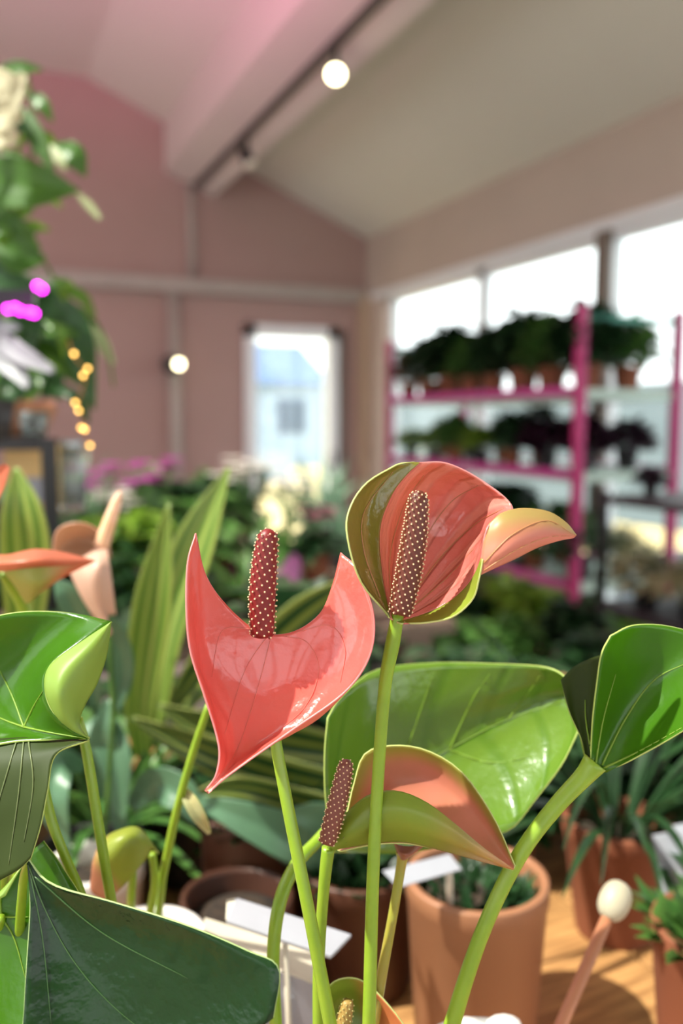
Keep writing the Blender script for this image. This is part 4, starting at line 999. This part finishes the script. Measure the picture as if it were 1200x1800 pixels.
leaf('leaf_blade', [(A_rows, 0)], [AL, A_LB, A_LR], la, .0009,
     veins=[[(592, 1410), (700, 1362), (790, 1316), (893, 1264), (1015, 1225)], [(790, 1316), (830, 1230), (860, 1185)], [(700, 1360), (735, 1260), (760, 1190)], [(893, 1264), (930, 1215), (948, 1188)], [(790, 1318), (860, 1340), (930, 1330)]], vmat=A_VN, vr=.0005, label='broad glossy green leaf blade')
lb = mkstem(stem([(1046, 1340, .43, 44), (1025, 1366, .43, 34), (985, 1408, .43, 30), (935, 1470, .43, 28), (895, 1535, .43, 28), (855, 1620, .43, 27), (822, 1710, .432, 28), (790, 1815, .435, 30)], root(668, .47), A_ST), an, 'leaf_stalk')
B1 = [[(1038, 1352, .43), (1042, 1270, .424), (1050, 1200, .420), (1058, 1150, .418), (1074, 1118, .417)],
 [(1042, 1352, .43), (1062, 1262, .430), (1082, 1192, .430), (1096, 1135, .428), (1118, 1099, .426)],
 [(1046, 1354, .43), (1090, 1262, .436), (1130, 1200, .436), (1168, 1152, .432), (1190, 1104, .428)],
 [(1052, 1356, .43), (1108, 1282, .432), (1165, 1225, .430), (1225, 1178, .424), (1290, 1140, .420)],
 [(1060, 1358, .43), (1120, 1318, .424), (1185, 1275, .416), (1250, 1230, .410), (1325, 1175, .405)],
 [(1066, 1358, .43), (1122, 1328, .421), (1190, 1290, .412), (1262, 1242, .406), (1345, 1190, .400)]]
B2 = [[(1038, 1350, .431), (1047, 1270, .432), (1055, 1205, .434), (1060, 1150, .436)],
 [(1036, 1350, .432), (1034, 1275, .440), (1034, 1215, .444), (1036, 1158, .446)],
 [(1034, 1350, .432), (1020, 1285, .440), (1010, 1235, .446), (1008, 1172, .450)],
 [(1032, 1350, .432), (1022, 1300, .438), (1000, 1250, .444), (985, 1195, .450)]]
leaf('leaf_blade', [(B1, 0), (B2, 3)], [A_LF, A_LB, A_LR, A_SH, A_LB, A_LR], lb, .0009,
     veins=[[(1058, 1345), (1100, 1262), (1150, 1195), (1215, 1162)], [(1046, 1345), (1060, 1265), (1082, 1185)], [(1060, 1350), (1120, 1322), (1200, 1278)], [(1042, 1340), (1030, 1270), (1028, 1230)]], vmat=A_VN, vr=.0006, label='bright green leaf blade folded upwards')

# ------------------------------------------------------------------ left anthurium
hp2 = G(130, .46, CT)
al = thing('left_anthurium', 'anthurium with large heart shaped green leaves filling the lower left corner', 'anthurium', hp2)
pot(al, .05, .12, M_TERRA, seg=40)
def root2(px, dh=.46): return G(px, dh, CT+.105)
c1 = mkstem(stem([(42, 1276, .425, 14), (30, 1330, .43, 18), (30, 1500, .44, 20), (50, 1700, .44, 20), (70, 1850, .44, 20)], root2(110), A_ST), al, 'leaf_stalk')
C1 = [[(-120, 1120, .43), (-40, 1092, .43), (40, 1076, .43), (130, 1078, .428), (196, 1092, .42)],
 [(-120, 1165, .435), (-50, 1145, .437), (20, 1132, .437), (90, 1126, .43), (142, 1128, .412)],
 [(-120, 1210, .435), (-50, 1195, .440), (10, 1185, .440), (58, 1178, .43), (88, 1168, .407)],
 [(-110, 1258, .43), (-50, 1250, .436), (0, 1243, .436), (45, 1232, .425), (78, 1212, .403)],
 [(-90, 1305, .42), (-40, 1292, .424), (5, 1285, .424), (55, 1280, .418), (97, 1258, .402)],
 [(-60, 1330, .41), (-20, 1312, .41), (30, 1302, .41), (80, 1300, .408), (157, 1299, .404)]]
FL = [[(196, 1092, .42), (196, 1092, .42), (196, 1092, .42), (196, 1092, .42)],
 [(142, 1128, .412), (158, 1134, .408), (174, 1142, .410), (188, 1152, .416)],
 [(88, 1168, .407), (115, 1180, .400), (145, 1195, .404), (171, 1202, .413)],
 [(78, 1212, .403), (102, 1218, .396), (128, 1228, .401), (152, 1236, .411)],
 [(97, 1258, .402), (113, 1258, .399), (130, 1260, .402), (141, 1263, .409)],
 [(125, 1283, .403), (131, 1282, .402), (138, 1281, .403), (143, 1281, .406)],
 [(157, 1299, .404), (157, 1299, .404), (157, 1299, .404), (157, 1299, .404)]]
leaf('leaf_blade', [(C1, 0), (FL, 3)], [A_LF, A_LB, A_LR, A_LB, A_LF, A_LR], c1, .0009,
     veins=[[(42, 1278), (20, 1220), (-10, 1160)], [(42, 1278), (60, 1240), (75, 1215)], [(42, 1278), (90, 1288), (150, 1298)], [(42, 1278), (0, 1262), (-60, 1230)]], vmat=A_VN, vr=.0006, label='bright leaf blade with its edge folded over')
C2 = [[(-100, 1300, .418), (-40, 1300, .416), (40, 1296, .413), (95, 1300, .41), (157, 1300, .404)],
 [(-100, 1350, .405), (-30, 1345, .405), (30, 1338, .403), (65, 1330, .402), (98, 1326, .401)],
 [(-90, 1420, .395), (-30, 1415, .397), (20, 1405, .396), (55, 1400, .394), (83, 1390, .392)],
 [(-80, 1480, .39), (-30, 1475, .392), (10, 1470, .392), (45, 1460, .390), (71, 1450, .388)],
 [(-60, 1565, .385), (-30, 1560, .386), (5, 1545, .386), (35, 1527, .386), (54, 1508, .386)]]
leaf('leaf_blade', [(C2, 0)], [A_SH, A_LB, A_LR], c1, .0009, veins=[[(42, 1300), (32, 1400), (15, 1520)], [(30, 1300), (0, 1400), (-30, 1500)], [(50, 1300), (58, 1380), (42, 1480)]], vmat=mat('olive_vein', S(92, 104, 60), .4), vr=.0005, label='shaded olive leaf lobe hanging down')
d1 = mkstem(stem([(50, 1512, .392, 12), (40, 1560, .41, 16), (35, 1700, .44, 18), (60, 1850, .45, 18)], root2(95), A_ST), al, 'leaf_stalk')
DD = [[(46, 1507, .39)]*5,
 [(50, 1548, .388), (58, 1551, .388), (68, 1551, .388), (78, 1549, .388), (89, 1555, .387)],
 [(53, 1600, .385), (78, 1602, .388), (105, 1600, .389), (150, 1592, .386), (200, 1587, .382)],
 [(48, 1680, .380), (95, 1672, .386), (150, 1660, .387), (245, 1640, .382), (330, 1628, .374)],
 [(43, 1760, .374), (115, 1750, .381), (200, 1735, .382), (330, 1705, .376), (435, 1672, .368)],
 [(40, 1850, .366), (140, 1850, .374), (260, 1825, .376), (390, 1770, .371), (489, 1703, .364)],
 [(60, 1960, .358), (170, 1945, .365), (290, 1900, .367), (400, 1850, .365), (480, 1790, .362)]]
leaf('leaf_blade', [(DD, 0)], [A_DK, A_LB, mat('pale_dark_leaf_rim', S(170, 196, 130), .4)], d1, .0009,
     veins=[[(50, 1520), (80, 1600), (130, 1690), (200, 1770), (300, 1850)], [(52, 1530), (75, 1650), (90, 1800)], [(60, 1540), (180, 1640), (330, 1720)]], vmat=A_DV, vr=.0004, label='large dark green glossy leaf blade')
e1 = mkstem(stem([(2, 1612, .425, 14), (-5, 1700, .44, 16), (20, 1850, .45, 18)], root2(80), A_ST), al, 'leaf_stalk')
EE = [[(10, 1575, .425), (35, 1530, .43), (58, 1495, .432), (76, 1478, .432)],
 [(-70, 1620, .425), (-10, 1600, .428), (60, 1560, .43), (112, 1528, .43)],
 [(-100, 1700, .42), (-30, 1690, .424), (60, 1650, .426), (150, 1600, .426)],
 [(-100, 1800, .41), (-20, 1800, .414), (60, 1760, .416), (150, 1700, .416)],
 [(-60, 1900, .40), (0, 1890, .404), (60, 1860, .406), (130, 1810, .406)]]
leaf('leaf_blade', [(EE, 0)], [A_LF, A_LB, A_LR], e1, .0009, veins=[[(2, 1612), (25, 1650), (45, 1720)], [(2, 1612), (50, 1612)], [(2, 1612), (0, 1550), (5, 1520)]], vmat=A_VN, vr=.0006)
ms = lambda pts, b: mkstem(stem(pts, b, A_ST), al, 'leaf_stalk')
ms([(138, 1262, .45, 14), (152, 1320, .45, 18), (170, 1430, .45, 18), (186, 1530, .45, 18), (197, 1600, .455, 19), (200, 1700, .455, 19)], root2(170, .47))
ms([(72, 1355, .44, 16), (90, 1440, .44, 18), (112, 1500, .44, 17), (148, 1590, .445, 17), (165, 1700, .445, 17)], root2(150, .47))
ms([(0, 1240, .47, 15), (14, 1285, .47, 15), (30, 1400, .47, 15), (50, 1600, .47, 15)], root2(100, .48))

# plant in the white pot
wp = G(262, .60, CT)
wh = thing('young_anthurium', 'young anthurium in a white pot with a drooping green and pink bud', 'anthurium', wp)
pot(wh, .046, .155, M_WHITEPOT, taper=.8, seg=48)
def root3(px): return G(px, .60, CT+.14)
def st3(pts, b): return mkstem(stem(pts, b, A_ST), wh)
st3([(367, 1240, .53, 13), (340, 1320, .54, 14), (312, 1420, .55, 15), (286, 1540, .57, 15)], root3(276))
k5 = st3([(232, 1470, .55, 14), (233, 1530, .56, 14), (230, 1580, .57, 14)], root3(235))
RB = mat('bud_green_pink', S(200, 130, 104), .4, noise=.3, nscale=30, trans=.3, grad=(S(150, 164, 60), .15, .45, 'u'))
FB = [[(178, 1570, .56), (185, 1535, .55), (200, 1485, .55), (232, 1456, .55), (262, 1462, .555), (282, 1500, .56)],
 [(176, 1570, .56), (180, 1520, .54), (205, 1472, .538), (238, 1465, .538), (262, 1475, .545), (280, 1500, .558)],
 [(172, 1568, .56), (165, 1530, .545), (195, 1500, .535), (228, 1500, .535), (258, 1490, .545), (278, 1503, .558)],
 [(170, 1562, .56), (158, 1530, .555), (180, 1520, .55), (205, 1530, .55), (240, 1505, .553), (276, 1505, .56)]]
FB = [[(188, 1584, .56), (206, 1568, .548), (226, 1548, .545), (246, 1524, .548), (262, 1504, .555)],
      [(165, 1572, .56), (168, 1525, .542), (200, 1510, .536), (235, 1495, .540), (268, 1492, .553)],
      [(158, 1560, .56), (168, 1498, .545), (205, 1475, .538), (240, 1470, .542), (276, 1495, .556)],
      [(160, 1540, .565), (180, 1480, .552), (205, 1460, .55), (245, 1455, .552), (280, 1500, .56)]]
leaf('spathe', [(FB, 0)], [RB, A_GB, A_GE], k5, .0008)
k6 = st3([(268, 1500, .56, 13), (272, 1550, .565, 14), (264, 1600, .575, 14)], root3(262))
leaf('bract', [(ribbon([(322, 1388, .55), (335, 1410, .545), (352, 1440, .545), (368, 1466, .55)], (12, 24, 22, 6), .5), 0)], [mat('withered_sheath', S(176, 176, 130), .5, noise=.4, nscale=60, col2=S(200, 160, 90)), A_GB, A_GE], wh.children[2], .001)
tg = thing('brown_tall_pot', 'tall reddish brown pot between the white pot and the price tag', 'pot', G(420, .72, CT))
pot(tg, .05, .12, mat('red_brown_pot', S(72, 40, 28), .5, noise=.4, nscale=9), taper=.8, seg=40)

# blurred coral anthurium and pale peach anthurium on the left
ca = thing('coral_anthurium', 'out of focus anthurium with a coral and green flower at the left edge', 'anthurium', G(20, .66, CT))
pot(ca, .045, .12, M_TERRA, seg=32)
def st4(pts, px): return mkstem(stem(pts, G(px, .66, CT+.1), A_ST), ca)
CR = mat('coral_spathe', S(220, 132, 100), .35, noise=.3, nscale=20, trans=.35, tcol=S(250, 140, 100)); CG = mat('coral_green', S(170, 180, 90), .4, trans=.35, grad=(S(222, 140, 110), .4, .9, 'u'))
k7 = st4([(5, 1005, .60, 22), (40, 1065, .62, 22), (60, 1150, .63, 20), (40, 1400, .65, 20)], 20)
leaf('spathe', [([[(-60, 955, .60), (0, 975, .58), (60, 965, .58), (110, 970, .59), (168, 985, .60)], [(-60, 985, .60), (0, 990, .57), (60, 985, .565), (110, 985, .58), (168, 986, .60)], [(-40, 1010, .60), (5, 1005, .575), (55, 998, .57), (105, 995, .58), (165, 988, .60)]], 0),
  ([[(5, 1005, .575), (55, 998, .57), (105, 995, .58), (165, 988, .60)], [(25, 1030, .58), (60, 1028, .57), (95, 1020, .58), (130, 1005, .60)], [(45, 1062, .59), (58, 1055, .585), (75, 1040, .59), (105, 1018, .60)]], 3)], [CR, CG, L_E, CG, CR, L_E], k7, .001, label='coral spathe with green back')
k8 = st4([(-25, 880, .6, 18), (-20, 1100, .63, 18), (0, 1300, .64, 18)], 5)
leaf('spathe', [(ribbon([(-60, 920, .6), (-40, 880, .58), (-15, 850, .58), (14, 818, .6)], (20, 60, 50, 10), .3), 0)], [CR, CR, L_E], k8, .001)

pa = thing('peach_anthurium', 'out of focus pale peach anthurium with an upright cream spadix, left of centre', 'anthurium', G(175, .78, CT))
pot(pa, .045, .12, M_WHITEPOT, seg=32)
PA = mat('pale_peach_spathe', S(232, 196, 176), .35, noise=.2, nscale=20, trans=.35, tcol=S(250, 200, 170)); PAb = mat('pale_peach_back', S(196, 166, 140), .4, trans=.3)
k9 = mkstem(stem([(180, 985, .72, 12), (190, 1100, .74, 10), (200, 1250, .76, 10)], G(175, .78, CT+.1), F_MID), pa)
leaf('spathe', [([[(92, 985, .73), (100, 935, .71), (130, 920, .70), (160, 925, .71), (190, 950, .72)], [(105, 985, .73), (118, 955, .74), (145, 945, .745), (170, 950, .74), (192, 965, .725)], [(150, 990, .72), (160, 985, .73), (172, 982, .73), (185, 982, .725), (195, 980, .72)]], 3),
  ([[(185, 950, .72), (192, 985, .70), (198, 1030, .70), (204, 1080, .71)], [(165, 965, .71), (168, 1000, .69), (175, 1045, .695), (190, 1085, .71)], [(135, 985, .72), (145, 1010, .70), (160, 1050, .70), (195, 1110, .71)], [(120, 1000, .73), (135, 1035, .72), (155, 1070, .72), (190, 1120, .72)]], 0)],
  [PA, PAb, PA, PAb, PA, PA], k9, .001)
ts = np.linspace(0, 1, 14)
MB().tube([P(178+34*t, 960-98*t, .715-.005*t) for t in ts], [(.0066-.0022*t)*math.sqrt(max(.02, 1-t**6)) for t in ts], seg=14).build('spadix', mat('cream_spadix', S(244, 196, 170), .5, noise=.4, nscale=90, col2=S(226, 176, 90)), k9, label='cream and yellow spadix')
